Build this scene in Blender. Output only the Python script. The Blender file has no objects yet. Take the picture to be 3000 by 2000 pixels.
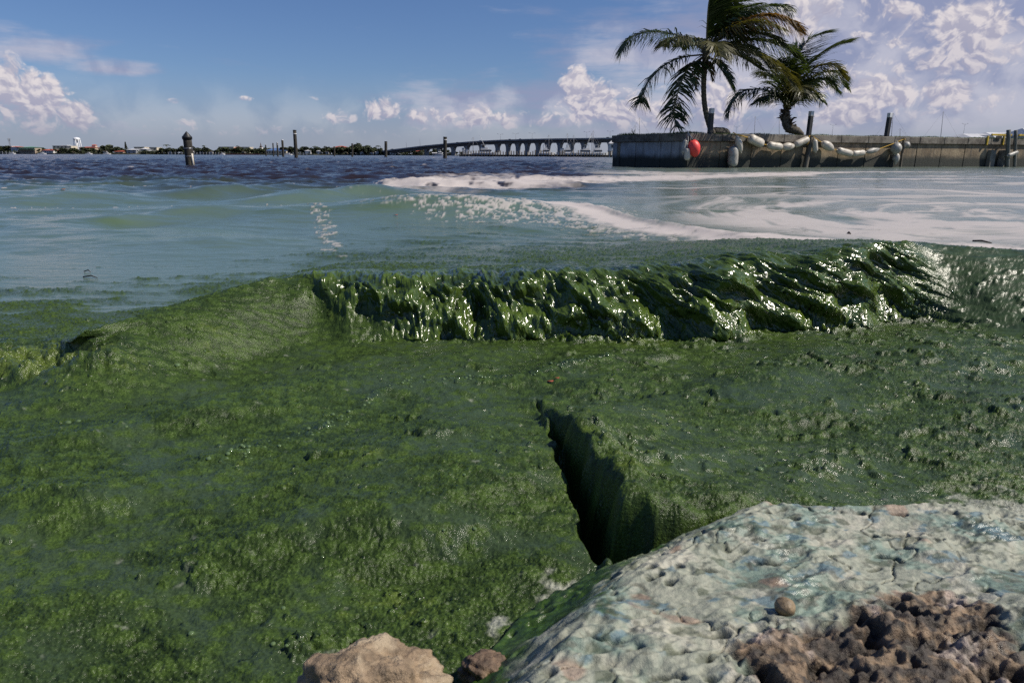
import bpy, bmesh, math, random, time
import numpy as np
from mathutils import Vector, Matrix

T_START = time.time()
random.seed(7)
scene = bpy.context.scene
COL = scene.collection
R = math.radians

# ------------------------------------------------------------------ camera
CAM = np.array((0.0, 0.0, 0.65))
PITCH, ROLL, FPX = R(15.24), 0.0035, 2000.0        # 24 mm lens on full frame
cp, sp = math.cos(PITCH), math.sin(PITCH)
cam_data = bpy.data.cameras.new('camera')
cam = bpy.data.objects.new('camera', cam_data)
COL.objects.link(cam)
cam_data.lens, cam_data.sensor_width = 24.0, 36.0
cam_data.clip_start, cam_data.clip_end = 0.05, 20000
_F = Vector((0, cp, -sp)); _X = Vector((1, 0, 0)); _U = Vector((0, sp, cp))
_r = (_X + _U * ROLL).normalized(); _u = (_U - _X * ROLL).normalized()
cam.matrix_world = Matrix(((_r.x, _u.x, -_F.x, CAM[0]), (_r.y, _u.y, -_F.y, CAM[1]),
                           (_r.z, _u.z, -_F.z, CAM[2]), (0, 0, 0, 1)))
cam_data.dof.use_dof = True
cam_data.dof.focus_distance = 3.6
cam_data.dof.aperture_fstop = 14.0
scene.camera = cam


def ray(px, py):
    """direction seen at a point of the 3000 x 2000 photograph"""
    u, v = (px - 1500) / FPX, (1000 - py) / FPX
    u, v = u - ROLL * v, v + ROLL * u
    return np.array((u, cp + v * sp, -sp + v * cp))


def at(px, py, z=0.0):
    """the place at height z that the photograph shows there"""
    d = ray(px, py); t = (z - CAM[2]) / d[2]
    return CAM + d * t


def at_y(px, py, y):
    """the place at ground distance y that the photograph shows there"""
    d = ray(px, py); t = y / d[1]
    return CAM + d * t


# ------------------------------------------------------------------ sky and sun
SUN_AZ, SUN_EL = 97.0, 47.0        # degrees clockwise from straight ahead, above the horizon
world = bpy.data.worlds.new('World'); scene.world = world; world.use_nodes = True
world.cycles.sampling_method = 'MANUAL'; world.cycles.sample_map_resolution = 256
wt = world.node_tree; wt.nodes.clear()


class NB:
    """small node-graph builder"""
    def __init__(self, tree): self.t = tree
    def n(self, kind, **kw):
        nd = self.t.nodes.new(kind)
        for k, v in kw.items(): setattr(nd, k, v)
        return nd
    def put(self, sock, v):
        if v is None: return
        if hasattr(v, 'is_output'): self.t.links.new(v, sock)
        elif isinstance(v, (tuple, list)) and len(v) == 3 and sock.type == 'RGBA': sock.default_value = (*v, 1)
        else: sock.default_value = v
    def m(self, op, a, b=None, c=None, clamp=False):
        nd = self.n('ShaderNodeMath', operation=op, use_clamp=clamp)
        for i, v in enumerate((a, b, c)): self.put(nd.inputs[i], v)
        return nd.outputs[0]
    def vm(self, op, a, b=None):
        nd = self.n('ShaderNodeVectorMath', operation=op)
        self.put(nd.inputs[0], a); self.put(nd.inputs[1], b)
        return nd.outputs['Value' if op in ('DOT_PRODUCT', 'LENGTH', 'DISTANCE') else 0]
    def ss(self, v, lo, hi, to0=0.0, to1=1.0):
        nd = self.n('ShaderNodeMapRange', interpolation_type='SMOOTHSTEP')
        self.put(nd.inputs[0], v)
        for i, q in enumerate((lo, hi, to0, to1)): self.put(nd.inputs[i + 1], q)
        return nd.outputs[0]
    def lin(self, v, lo, hi, to0=0.0, to1=1.0):
        nd = self.n('ShaderNodeMapRange', clamp=True); self.put(nd.inputs[0], v)
        for i, q in enumerate((lo, hi, to0, to1)): self.put(nd.inputs[i + 1], q)
        return nd.outputs[0]
    def mix(self, f, a, b, blend='MIX'):
        nd = self.n('ShaderNodeMix', data_type='RGBA', blend_type=blend)
        self.put(nd.inputs[0], f); self.put(nd.inputs[6], a); self.put(nd.inputs[7], b)
        return nd.outputs[2]
    def noise(self, vec, scale, detail=3, rough=0.5, dist=0.0, dims='3D'):
        nd = self.n('ShaderNodeTexNoise', noise_dimensions=dims)
        if vec is not None: self.put(nd.inputs['Vector'], vec)
        self.put(nd.inputs['Scale'], scale); self.put(nd.inputs['Detail'], detail)
        self.put(nd.inputs['Roughness'], rough); self.put(nd.inputs['Distortion'], dist)
        return nd.outputs[0]
    def vor(self, vec, scale, feature='F1', detail=0, rough=0.5, rnd=1.0, dims='3D'):
        nd = self.n('ShaderNodeTexVoronoi', feature=feature, voronoi_dimensions=dims)
        if vec is not None: self.put(nd.inputs['Vector'], vec)
        self.put(nd.inputs['Scale'], scale); self.put(nd.inputs['Randomness'], rnd)
        if 'Detail' in nd.inputs: self.put(nd.inputs['Detail'], detail); self.put(nd.inputs['Roughness'], rough)
        return nd.outputs[0]
    def comb(self, x, y, z):
        nd = self.n('ShaderNodeCombineXYZ')
        for i, v in enumerate((x, y, z)): self.put(nd.inputs[i], v)
        return nd.outputs[0]
    def sep(self, v):
        nd = self.n('ShaderNodeSeparateXYZ'); self.put(nd.inputs[0], v); return nd.outputs
    def mapping(self, v, scale=(1, 1, 1), loc=(0, 0, 0), rot=(0, 0, 0)):
        nd = self.n('ShaderNodeMapping'); self.put(nd.inputs[0], v)
        nd.inputs['Location'].default_value = loc; nd.inputs['Rotation'].default_value = rot
        nd.inputs['Scale'].default_value = scale
        return nd.outputs[0]


def build_sky():
    g = NB(wt)
    sky = g.n('ShaderNodeTexSky', sky_type='NISHITA')
    sky.sun_disc = False
    sky.sun_elevation, sky.sun_rotation = R(SUN_EL), R(SUN_AZ)
    sky.altitude, sky.air_density, sky.dust_density, sky.ozone_density = 0, 1.0, 0.35, 3.0
    d = g.n('ShaderNodeTexCoord').outputs['Generated']
    s = g.sep(d)
    az = g.m('MULTIPLY', g.m('ARCTAN2', s[0], s[1]), 57.2958)      # degrees right of straight ahead
    el = g.m('MULTIPLY', g.m('ARCSINE', s[2]), 57.2958)            # degrees above the horizon
    # a deep, clear blue: the photograph's sky is far from white at the horizon
    tint = g.mix(1.0, sky.outputs[0], (0.62, 0.74, 1.0), 'MULTIPLY')
    skybg = g.n('ShaderNodeBackground'); g.put(skybg.inputs[0], tint); skybg.inputs[1].default_value = 0.078
    # --- cumulus: puffs of noise thresholded against the places where clouds stand
    P = g.comb(az, g.m('MULTIPLY', el, 1.15), 0.0)
    warp = g.n('ShaderNodeTexNoise', noise_dimensions='2D'); g.put(warp.inputs['Vector'], P); warp.inputs['Scale'].default_value = 0.35
    warp.inputs['Detail'].default_value = 4
    Pw = g.vm('ADD', P, g.vm('SCALE', g.vm('SUBTRACT', warp.outputs['Color'], (0.5, 0.5, 0.5)), None))
    wn = Pw.node; 
    for nd in wt.nodes:
        if nd.type == 'VECT_MATH' and nd.operation == 'SCALE': nd.inputs['Scale'].default_value = 2.2
    def puffs(vec):
        soft = g.noise(vec, 0.50, 6, 0.60, 0, '2D')
        knob = g.vor(vec, 1.05, 'F1', 2, 0.55, 1.0, '2D')
        return g.m('ADD', g.m('MULTIPLY', soft, 0.72), g.m('MULTIPLY', g.m('SUBTRACT', 1.0, knob), 0.28))
    n0 = puffs(Pw)
    n1 = puffs(g.vm('ADD', Pw, (0.30, 0.36, 0.0)))
    wisp = g.noise(g.mapping(P, (0.12, 0.55, 1.0), (3.1, 1.7, 0)), 1.0, 5, 0.6, 0, '2D')
    def blob(px, py, rx, ry, amp):
        dd = ray(px, py); a0 = math.degrees(math.atan2(dd[0], dd[1])); e0 = math.degrees(math.asin(dd[2] / np.linalg.norm(dd)))
        ax = g.m('MULTIPLY_ADD', az, 35.0 / rx, -a0 * 35.0 / rx); ay = g.m('MULTIPLY_ADD', el, 35.0 / ry, -e0 * 35.0 / ry)   # photograph pixels to degrees
        q = g.m('MULTIPLY_ADD', ay, ay, g.m('MULTIPLY', ax, ax))
        return g.m('DIVIDE', amp, g.m('MULTIPLY_ADD', q, q, 1.0)), ay
    def gather(items):
        w, ay = items[0]; top, den, num = w, w, g.m('MULTIPLY', w, ay)
        for w, ay in items[1:]:
            top = g.m('MAXIMUM', top, w); w2 = g.m('MULTIPLY', w, w); den = g.m('ADD', den, w2); num = g.m('MULTIPLY_ADD', w2, ay, num)
        return top, g.m('DIVIDE', num, den)
    bright, height = gather([blob(*b) for b in CUMULUS])
    veil, _ = gather([blob(*b) for b in VEILS])
    cov = g.m('ADD', g.m('MULTIPLY', bright, 1.12), g.m('MULTIPLY', g.m('SUBTRACT', n0, 0.53), 1.35))
    a_c = g.m('MULTIPLY', g.ss(cov, 0.31, 0.74), 0.97)
    lit = g.lin(g.m('SUBTRACT', n0, n1), -0.10, 0.13)
    lit = g.m('ADD', g.m('MULTIPLY', lit, 0.62), g.lin(height, -0.9, 1.1, 0.0, 0.45), clamp=True)
    c_c = g.mix(lit, (0.36, 0.37, 0.53), (0.90, 0.83, 0.84))
    c_c = g.mix(g.ss(el, 3.6, 0.2), c_c, (0.40, 0.41, 0.52))         # low clouds sink into the sea air
    vcov = g.m('ADD', veil, g.m('MULTIPLY', g.m('SUBTRACT', wisp, 0.5), 1.3))
    a_v = g.m('MULTIPLY', g.ss(vcov, 0.25, 1.05), 0.88)
    low = g.m('MULTIPLY', g.ss(el, 6.5, 0.2), 0.68)                   # pale sea air above the horizon
    a_v = g.m('MAXIMUM', a_v, low)
    vlit = g.noise(Pw, 0.22, 5, 0.5, 0, '2D')
    c_v = g.mix(g.ss(vlit, 0.38, 0.66), (0.34, 0.37, 0.55), (0.62, 0.61, 0.72))
    c_v = g.mix(g.ss(el, 3.5, 0.3), c_v, g.mix(g.ss(az, -25.0, 12.0), (0.34, 0.38, 0.51), (0.44, 0.46, 0.57)))
    up = g.ss(s[2], -0.002, 0.002)
    bgv = g.n('ShaderNodeBackground'); g.put(bgv.inputs[0], c_v); bgv.inputs[1].default_value = CLOUD_K
    bgc = g.n('ShaderNodeBackground'); g.put(bgc.inputs[0], c_c); bgc.inputs[1].default_value = CLOUD_K
    m1 = g.n('ShaderNodeMixShader'); g.put(m1.inputs[0], g.m('MULTIPLY', a_v, up)); g.put(m1.inputs[1], skybg.outputs[0]); g.put(m1.inputs[2], bgv.outputs[0])
    m2 = g.n('ShaderNodeMixShader'); g.put(m2.inputs[0], g.m('MULTIPLY', a_c, up)); g.put(m2.inputs[1], m1.outputs[0]); g.put(m2.inputs[2], bgc.outputs[0])
    out = g.n('ShaderNodeOutputWorld'); g.put(out.inputs[0], m2.outputs[0])


CLOUD_K = 0.80
# where cumulus stand (place seen at, half width, half height in photograph pixels, strength)
CUMULUS = [(2000, 310, 420, 70, 0.56), (1420, 352, 330, 34, 0.58), (2650, 300, 300, 60, 0.52), (2780, 120, 240, 110, 0.50), (700, 385, 500, 18, 0.45), (5, 250, 50, 70, 0.95), (60, 310, 60, 60, 0.85), (115, 285, 58, 62, 1.0), (215, 338, 52, 38, 0.95), (90, 365, 130, 32, 0.60),
           (1000, 343, 50, 24, 0.70), (1125, 325, 60, 36, 0.78), (1210, 345, 60, 30, 0.72), (1290, 345, 60, 28, 0.72), (1400, 340, 70, 34, 0.78), (1470, 350, 80, 30, 0.72),
           (1690, 250, 48, 50, 0.95), (1730, 300, 85, 58, 0.95), (1860, 330, 120, 50, 0.85), (2110, 310, 95, 80, 0.85), (1960, 350, 90, 35, 0.8),
           (2350, 60, 70, 60, 0.85), (2400, 30, 60, 40, 0.80), (2330, 110, 50, 40, 0.6), (2450, 240, 70, 40, 0.7), (2560, 275, 90, 46, 1.0), (2640, 295, 60, 25, 0.65), (2480, 332, 90, 36, 1.0),
           (2630, 32, 40, 30, 0.90), (2560, 25, 60, 40, 0.6), (2688, 36, 18, 22, 0.8), (2625, 125, 22, 14, 0.7), (2665, 118, 20, 12, 0.7), (2525, 103, 26, 12, 0.65),
           (2740, 115, 32, 24, 0.7), (2790, 75, 36, 54, 1.05), (2850, 90, 80, 66, 1.0), (2700, 160, 45, 34, 0.65), (2655, 185, 50, 32, 0.65), (2800, 170, 110, 60, 0.66), (2940, 110, 60, 60, 0.6),
           (2775, 272, 66, 36, 1.0), (2935, 280, 42, 20, 0.62), (2370, 372, 42, 20, 0.62), (560, 358, 60, 14, 0.55), (508, 296, 24, 9, 0.55), (713, 290, 28, 9, 0.55), (925, 285, 25, 8, 0.45), (470, 350, 45, 9, 0.5), (740, 395, 40, 14, 0.5)]
VEILS = [(2700, 120, 650, 330, 1.2), (1900, 190, 320, 160, 0.75), (1700, 330, 700, 100, 0.8), (60, 130, 190, 45, 0.7),
         (350, 197, 120, 22, 0.65), (300, 370, 600, 50, 0.6), (2300, 330, 900, 110, 1.0)]
build_sky()

sun_data = bpy.data.lights.new('sun', 'SUN')
sun = bpy.data.objects.new('sun', sun_data); COL.objects.link(sun)
sun_data.energy, sun_data.angle, sun_data.color = 4.8, R(0.53), (1.0, 0.93, 0.81)
SUN_DIR = Vector((math.sin(R(SUN_AZ)) * math.cos(R(SUN_EL)), math.cos(R(SUN_AZ)) * math.cos(R(SUN_EL)), math.sin(R(SUN_EL))))
sun.rotation_euler = SUN_DIR.to_track_quat('Z', 'Y').to_euler()
sun.location = (20, 0, 30)

scene.render.engine = 'CYCLES'
scene.view_settings.view_transform = 'Standard'
scene.view_settings.look = 'None'
scene.view_settings.exposure = 0.10
scene.view_settings.gamma = 1.0
scene.view_settings.use_curve_mapping = False
scene.cycles.use_denoising = False
scene.cycles.max_bounces = 5
scene.cycles.diffuse_bounces = 2
scene.cycles.glossy_bounces = 3
scene.cycles.transmission_bounces = 3
scene.cycles.transparent_max_bounces = 6
scene.cycles.caustics_reflective = False
scene.cycles.caustics_refractive = False
scene.cycles.sample_clamp_indirect = 4.0

# ------------------------------------------------------------------ numpy noise
_ang = np.random.RandomState(3).rand(4096) * 2 * np.pi
_GX, _GY = np.cos(_ang).astype(np.float32), np.sin(_ang).astype(np.float32)
_RND = np.random.RandomState(5).rand(65536).astype(np.float32)


def _hash(ix, iy, seed):
    h = (ix * np.int32(374761393)) ^ (iy * np.int32(668265263)) ^ np.int32((seed * 974711 + 77) & 0x7fffffff)
    h = (h ^ (h >> 13)) * np.int32(1274126177)
    return h ^ (h >> 16)


def perlin(x, y, seed=0):
    x = np.asarray(x, np.float32); y = np.asarray(y, np.float32)
    fx, fy = np.floor(x), np.floor(y)
    ix, iy = fx.astype(np.int32), fy.astype(np.int32)
    x = x - fx; y = y - fy
    u = x * x * x * (x * (x * 6 - 15) + 10); v = y * y * y * (y * (y * 6 - 15) + 10)
    def g(dx, dy):
        h = _hash(ix + dx, iy + dy, seed) & 4095
        return _GX[h] * (x - dx) + _GY[h] * (y - dy)
    a = g(0, 0); b = g(1, 0); c = g(0, 1); d = g(1, 1)
    a = a + u * (b - a); c = c + u * (d - c)
    return (a + v * (c - a)) * 1.5


def fbm(x, y, octv=3, seed=0, gain=0.5):
    s = 0; amp = 1.0
    for o in range(octv):
        s = s + amp * perlin(x, y, seed + o * 17)
        x, y = x * 1.6 - y * 1.2 + 3.7, x * 1.2 + y * 1.6 - 1.3
        amp *= gain
    return s


def worley(x, y, seed=0):
    """distance to the nearest scattered point and that point's own random number"""
    x = np.asarray(x, np.float32); y = np.asarray(y, np.float32)
    ix, iy = np.floor(x).astype(np.int32), np.floor(y).astype(np.int32)
    best = np.full(x.shape, 9.0, np.float32); who = np.zeros(x.shape, np.float32)
    for dx in (-1, 0, 1):
        for dy in (-1, 0, 1):
            cx, cy = ix + dx, iy + dy
            h = _hash(cx, cy, seed) & 65535
            d = (cx + _RND[h] - x) ** 2 + (cy + _RND[(h * 7 + 13) & 65535] - y) ** 2
            near = d < best
            best = np.where(near, d, best); who = np.where(near, _RND[(h * 3 + 101) & 65535], who)
    return np.sqrt(best), who


def ss(lo, hi, x):
    t = np.clip((x - lo) / (hi - lo), 0, 1)
    return t * t * (3 - 2 * t)


def lerp(a, b, t): return a + (b - a) * t


def project(x, y, z):
    """where the photograph shows a place (photograph pixels)"""
    dy = y - CAM[1]; dz = z - CAM[2]
    w = dy * cp - dz * sp; v = (dy * sp + dz * cp) / w; u = x / w
    u, v = u + ROLL * v, v - ROLL * u
    return 1500 + FPX * u, 1000 - FPX * v


class Lookup:
    """smooth functions of x through given places"""
    def __init__(self, rows, width=0.12, lo=-9.0, hi=9.0, n=1801):
        rows = sorted(rows, key=lambda r: r[0])
        a = np.array(rows, float); self.x = np.linspace(lo, hi, n); self.f = []
        k = max(1, int(width / (hi - lo) * n)); ker = np.hanning(2 * k + 3); ker /= ker.sum()
        for c in range(1, a.shape[1]):
            f = np.interp(self.x, a[:, 0], a[:, c])
            p = np.pad(f, k + 1, mode='edge'); self.f.append(np.convolve(p, ker, 'valid'))
    def __call__(self, x):
        return [np.interp(x, self.x, f).astype(np.float32) for f in self.f]


def seg_dist(x, y, pts, closed=False):
    """unsigned distance to a polyline, and how far along it"""
    best = np.full(x.shape, 1e9, np.float32); along = np.zeros(x.shape, np.float32)
    n = len(pts); tot = 0.0
    for i in range(n if closed else n - 1):
        ax, ay = pts[i]; bx, by = pts[(i + 1) % n]
        ex, ey = bx - ax, by - ay; L2 = ex * ex + ey * ey + 1e-12
        t = np.clip(((x - ax) * ex + (y - ay) * ey) / L2, 0, 1)
        d = (x - ax - t * ex) ** 2 + (y - ay - t * ey) ** 2
        m = d < best; best = np.where(m, d, best); along = np.where(m, tot + t * math.sqrt(L2), along)
        tot += math.sqrt(L2)
    return np.sqrt(best), along / max(tot, 1e-9)


def inside(x, y, pts):
    r = np.zeros(x.shape, bool); n = len(pts)
    for i in range(n):
        ax, ay = pts[i]; bx, by = pts[(i + 1) % n]
        c = ((ay > y) != (by > y)) & (x < (bx - ax) * (y - ay) / (by - ay + 1e-12) + ax)
        r ^= c
    return r


# ------------------------------------------------------------------ the shape of the water
def crest_rows(lst):
    out = []
    for (px, py, z, *rest) in lst:
        p = at(px, py, z); out.append((p[0], p[1], z, *rest))
    return out


# breaking wave: crest seen at, height, width of the face, length of the back, how much it breaks
WAVE = Lookup([(-8, 1.9, 0.01, 0.4, 1.2, 0), (-2.0, 1.95, 0.01, 0.45, 1.2, 0)] + crest_rows([
    (2985, 740, 0.25, 0.50, 1.8, 0.0), (2800, 728, 0.26, 0.46, 2.2, 0.0), (2720, 723, 0.265, 0.36, 2.5, 0.0), (2660, 722, 0.27, 0.26, 2.5, 0.6), (2590, 724, 0.27, 0.25, 2.5, 1.0),
    (2400, 742, 0.26, 0.25, 2.7, 1.0), (2000, 772, 0.23, 0.25, 2.7, 1.0), (1600, 788, 0.21, 0.25, 2.7, 1.0), (1200, 792, 0.20, 0.27, 2.7, 1.0),
    (980, 796, 0.195, 0.30, 2.2, 0.8), (850, 805, 0.19, 0.42, 2.0, 0.15), (700, 838, 0.17, 0.60, 1.5, 0.0), (520, 888, 0.145, 0.60, 1.0, 0.0),
    (380, 932, 0.125, 0.5, 0.8, 0.0), (290, 965, 0.10, 0.4, 0.8, 0.0), (215, 1000, 0.03, 0.35, 0.8, 0.0)]) + [(8, 3.1, 0.25, 0.3, 1.8, 0)], 0.14)
SWELLS = [Lookup([(-9, 0, 0, 1, 1)] + crest_rows(rows) + [(9, 0, 0, 1, 1)], 0.5) for rows in ()]


def ridge(x, y, rows, width=0.3):
    """one low swell: rows of (px, py, height, front, back) along its crest"""
    r = crest_rows(rows); r.sort(key=lambda q: q[0])
    a, b = r[0], r[-1]
    r = [(-9, a[1], 0, a[3], a[4])] * 1 + [(a[0] - 0.25 * a[1] * 0.35, a[1], 0, a[3], a[4])] + r + [(b[0] + 0.25 * b[1] * 0.35, b[1], 0, b[3], b[4]), (9, b[1], 0, b[3], b[4])]
    L = Lookup(r, width)
    yc, h, wf, wb = L(x)
    d = yc - y
    return h * np.where(d > 0, 1 / (1 + (d / wf) ** 2) ** 2, 1 / (1 + (d / wb) ** 2) ** 2)


# the dark cleft between the slick and the algae-covered ledge (plan, as seen)
CLEFT_L = [at(*p, 0.0)[:2] for p in ((1556, 1128), (1592, 1230), (1622, 1320), (1650, 1400), (1668, 1500), (1716, 1590), (1760, 1668))]
CLEFT_R = [at(*p)[:2] for p in ((1572, 1130, 0.03), (1640, 1225, 0.05), (1720, 1320, 0.07), (1785, 1400, 0.085), (1815, 1462, 0.09),
                                 (1920, 1512, 0.075), (2045, 1538, 0.06))]
CLEFT = CLEFT_L + [at(1900, 1850, 0)[:2], at(2250, 1700, 0)[:2], at(2200, 1560, 0.03)[:2]] + CLEFT_R[::-1]
BUBBLE_LINE = [at(*p, 0.02)[:2] for p in ((1790, 1035), (1650, 1060), (1500, 1085), (1330, 1092), (1180, 1102), (1090, 1140), (1000, 1190), (900, 1245), (830, 1275), (700, 1310), (620, 1330))]


def water_shape(x, y):
    """x, y: plan positions (2-d arrays, rows of growing y). Returns position, colour, roughness, sparkle."""
    shp = x.shape
    z = np.zeros(shp, np.float32); lean = np.zeros(shp, np.float32); sidex = np.zeros(shp, np.float32)
    dpx = (y * y + 0.42) / (0.65 * FPX) * 2.93            # ground length of one rendered pixel in depth
    wpx = np.sqrt(y * y + 0.42) / FPX * 2.93              # and across
    qx, qy = project(x, y, 0.03)
    rowy = y[:, shp[1] // 2]
    iN = int(np.searchsorted(rowy, 6.6)); iM = int(np.searchsorted(rowy, 14.0))

    # ---- long swells between the slick and the wall
    calm = ss(0.02, 0.22, x / y - 0.0 + 0.02 * np.sin(y)) * ss(4.5, 6.0, y)
    sw = ridge(x, y, [(930, 606, 0.10, 0.9, 0.9), (1050, 590, 0.16, 0.9, 1.0), (1200, 579, 0.20, 0.75, 1.1), (1400, 577, 0.205, 0.75, 1.1), (1560, 584, 0.17, 0.75, 1.0), (1700, 606, 0.09, 0.8, 1.0)])
    sw += ridge(x, y, [(300, 640, 0.06, 0.7, 0.9), (480, 612, 0.10, 0.8, 0.9), (660, 602, 0.125, 0.8, 0.9), (820, 610, 0.10, 0.8, 0.9)])
    sw += ridge(x, y, [(860, 560, 0.14, 1.0, 1.0), (980, 548, 0.18, 1.0, 1.0), (1090, 548, 0.15, 1.0, 1.0)])
    sw += ridge(x, y, [(560, 556, 0.12, 0.9, 1.0), (680, 538, 0.19, 0.9, 1.0), (780, 545, 0.13, 0.9, 1.0)])
    sw += ridge(x, y, [(60, 575, 0.10, 0.9, 1.0), (160, 566, 0.13, 0.9, 1.0), (330, 570, 0.09, 0.9, 1.0)])
    sw += ridge(x, y, [(-200, 660, 0.05, 0.6, 0.8), (0, 640, 0.06, 0.6, 0.8), (160, 655, 0.05, 0.6, 0.8)])
    sw += ridge(x, y, [(560, 700, 0.035, 0.5, 0.6), (800, 690, 0.05, 0.5, 0.6), (1000, 690, 0.03, 0.5, 0.6)])
    sw += ridge(x, y, [(2000, 588, 0.03, 0.8, 1.2), (2500, 556, 0.05, 1.2, 1.5), (3100, 556, 0.04, 1.2, 1.5)])
    # pale foam line lies on a low roll
    sw += ridge(x, y, [(1700, 600, 0.05, 0.4, 0.6), (1900, 645, 0.05, 0.35, 0.5), (2150, 690, 0.04, 0.35, 0.5), (2400, 712, 0.03, 0.35, 0.5)])
    z += sw.astype(np.float32)
    # ---- wind chop: short steep crests farther out, dying out in the slick
    far = ss(7.5, 17.0, y) * (1 - 0.80 * calm)
    yy = y + 0.6 * fbm(x * 0.25, y * 0.25, 2, 40)
    def chop(wl, amp, seed, stretch=2.4):
        n = fbm(x / (wl * stretch) + 0.15 * y / wl, yy / wl, 2, seed)
        n = 1 - np.abs(n) * 1.6
        keep = ss(0.45, 0.8, wl / np.maximum(wpx * 3, 1e-6)) if True else 1
        return amp * n * keep
    c = chop(2.6, 0.13, 50) + chop(1.1, 0.10, 53, 2.0) + chop(0.5, 0.042, 56, 1.7)
    big = chop(7.0, 0.12, 58, 2.2) * ss(20, 60, y)
    z += far * (c + big - 0.09)
    zmid = ss(3.4, 5.5, y) * (1 - ss(9, 15, y))
    z += zmid * (1 - 0.6 * calm) * (0.046 * fbm(x / 2.2, yy / 0.9, 2, 61) + 0.008 * fbm(x / 0.40, yy / 0.14, 2, 63))
    z += calm * 0.008 * fbm(x / 0.8, y / 0.35, 2, 66) * (1 - 0.6 * ss(10, 25, y))

    # ---- the breaking wave
    N = slice(0, iN); X, Y = x[N], y[N]
    yc, hc, wf, lb, brk = WAVE(X)
    yc = yc + 0.035 * perlin(X * 2.3, X * 0 + 0.5, 71) + 0.015 * perlin(X * 7, X * 0 + 0.5, 72)
    wf = wf * (1 + brk * (0.24 * perlin(X * 3.6, X * 0 + 1.5, 75) + 0.08 * perlin(X * 11, X * 0 + 2.5, 76)))
    hc = hc * (1 + brk * (0.08 * perlin(X * 3.5, X * 0 + 4.5, 78) + 0.03 * perlin(X * 10, X * 0 + 5.5, 79)))
    d = yc - Y
    q = d / wf
    xb = lerp(-0.93, -0.50, np.clip(q, -0.2, 1.1)) + 0.06 * perlin(X * 9, Y * 9, 74)
    brk = np.where(X < 0, ss(-0.12, 0.20, X - xb), brk).astype(np.float32)
    smooth_f = 1 - ss(-0.15, 1.05, q)
    steep_f = np.clip(1 - np.clip(q, 0, 1) ** 2.1, 0, 1) ** 0.62
    face = lerp(smooth_f / (1 - ss(-0.15, 1.05, 0.0)), steep_f, brk)
    back = np.clip(1 - (-d) / lb, 0, 1) ** 1.08
    wz = hc * np.where(d > 0, face, back)
    wz -= 0.02 * np.exp(-((q - 1.25) / 0.6) ** 2)
    # coordinates on the falling sheet: along the crest and down the face
    c_dn = d + np.maximum(0, hc - wz)
    shear = np.interp(X, [-1.0, 0.0, 0.7, 1.8], [0.05, 0.2, 0.55, 1.1]).astype(np.float32)
    aa = X - shear * c_dn
    Bm = brk * ss(-0.22, 0.0, d) * (1 - ss(0.97, 1.15, q))
    Fm = brk * ss(-0.06, 0.03, d) * (1 - ss(0.97, 1.12, q))
    alc = fbm(aa * 6.5, c_dn * 2.6, 2, 80)
    str1 = np.abs(perlin(aa * 17 + 0.6 * alc, c_dn * 3.6, 82)); str2 = np.abs(perlin(aa * 40 + alc, c_dn * 8.0, 83)); str3 = perlin(aa * 80, c_dn * 26.0, 84)
    lump = fbm(aa * 11, c_dn * 7.0, 3, 86, 0.55)
    leanN = brk * 0.05 * np.exp(-((d - 0.05) / 0.17) ** 2) * np.clip(wz / np.maximum(hc, 1e-3), 0, 2) ** 1.3
    leanN = leanN * (1 + 0.35 * alc)
    leanN += Fm * ss(0.05, 0.7, q) * (0.062 * alc + 0.020 * lump + 0.026 * (0.35 - str1) + 0.013 * (0.3 - str2) + 0.0040 * str3)
    wz += Bm * (1 - 0.5 * ss(0.5, 0.9, q)) * (0.018 * lump + 0.015 * (0.35 - str1) + 0.010 * (0.3 - str2) + 0.0030 * str3)
    # splash along the foot of the falling water
    foot = brk * np.exp(-((q - 1.0) / 0.18) ** 2) * (0.5 + 0.9 * np.clip(perlin(X * 6, X * 0 + 6.5, 87) + 0.4, 0, 1))
    sp1 = np.abs(perlin(aa * 30, c_dn * 18, 88)); sp2 = np.abs(perlin(aa * 62, c_dn * 40, 89))
    wz += foot * (0.026 * np.clip(0.38 - sp1, 0, 1) * 2 + 0.014 * (0.3 - sp2))
    # right end of the break throws spray forward
    # curl of the small shoulder on the left
    pc = at(300, 965, 0.09)
    curl = np.exp(-(((X - pc[0]) / 0.10) ** 2 + ((Y - pc[1] + 0.02) / 0.10) ** 2))
    leanN += 0.12 * curl * np.exp(-((d) / 0.09) ** 2)
    wz += -0.07 * np.exp(-(((X - pc[0] + 0.02) / 0.10) ** 2 + ((Y - pc[1] + 0.17) / 0.07) ** 2))
    z[N] = np.where(d > -3.5, z[N] * ss(3.4, 5.0, Y), z[N]) + wz
    lean[N] += leanN

    # ---- small broken front at the left, lumpy
    lf = ridge(X, Y, [(-250, 1050, 0.06, 0.10, 0.25), (-60, 1046, 0.06, 0.09, 0.25), (120, 1044, 0.06, 0.09, 0.25), (300, 1062, 0.04, 0.08, 0.2)], 0.1)
    leftlump = np.clip(lf / 0.05, 0, 1)
    lump2 = fbm(X * 16, (Y) * 16, 3, 91)
    z[N] += lf + leftlump * (0.022 * lump2 + 0.010 * fbm(X * 34, Y * 34, 2, 92))
    # ---- slick in front: low backwash rolls
    front = 1 - ss(2.1, 2.5, Y)
    z[N] += front * (0.030 * fbm(X * 1.7 - 0.6 * Y, Y * 2.6 - 0.9 * X, 2, 95) - 0.016 * np.abs(perlin(X * 2.6 - 1.2 * Y, Y * 5.0 - 2.2 * X, 96)))
    z[N] += ridge(X, Y, [(0, 1300, 0.02, 0.07, 0.2), (420, 1240, 0.025, 0.08, 0.2), (760, 1180, 0.02, 0.08, 0.2)], 0.1)
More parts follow.
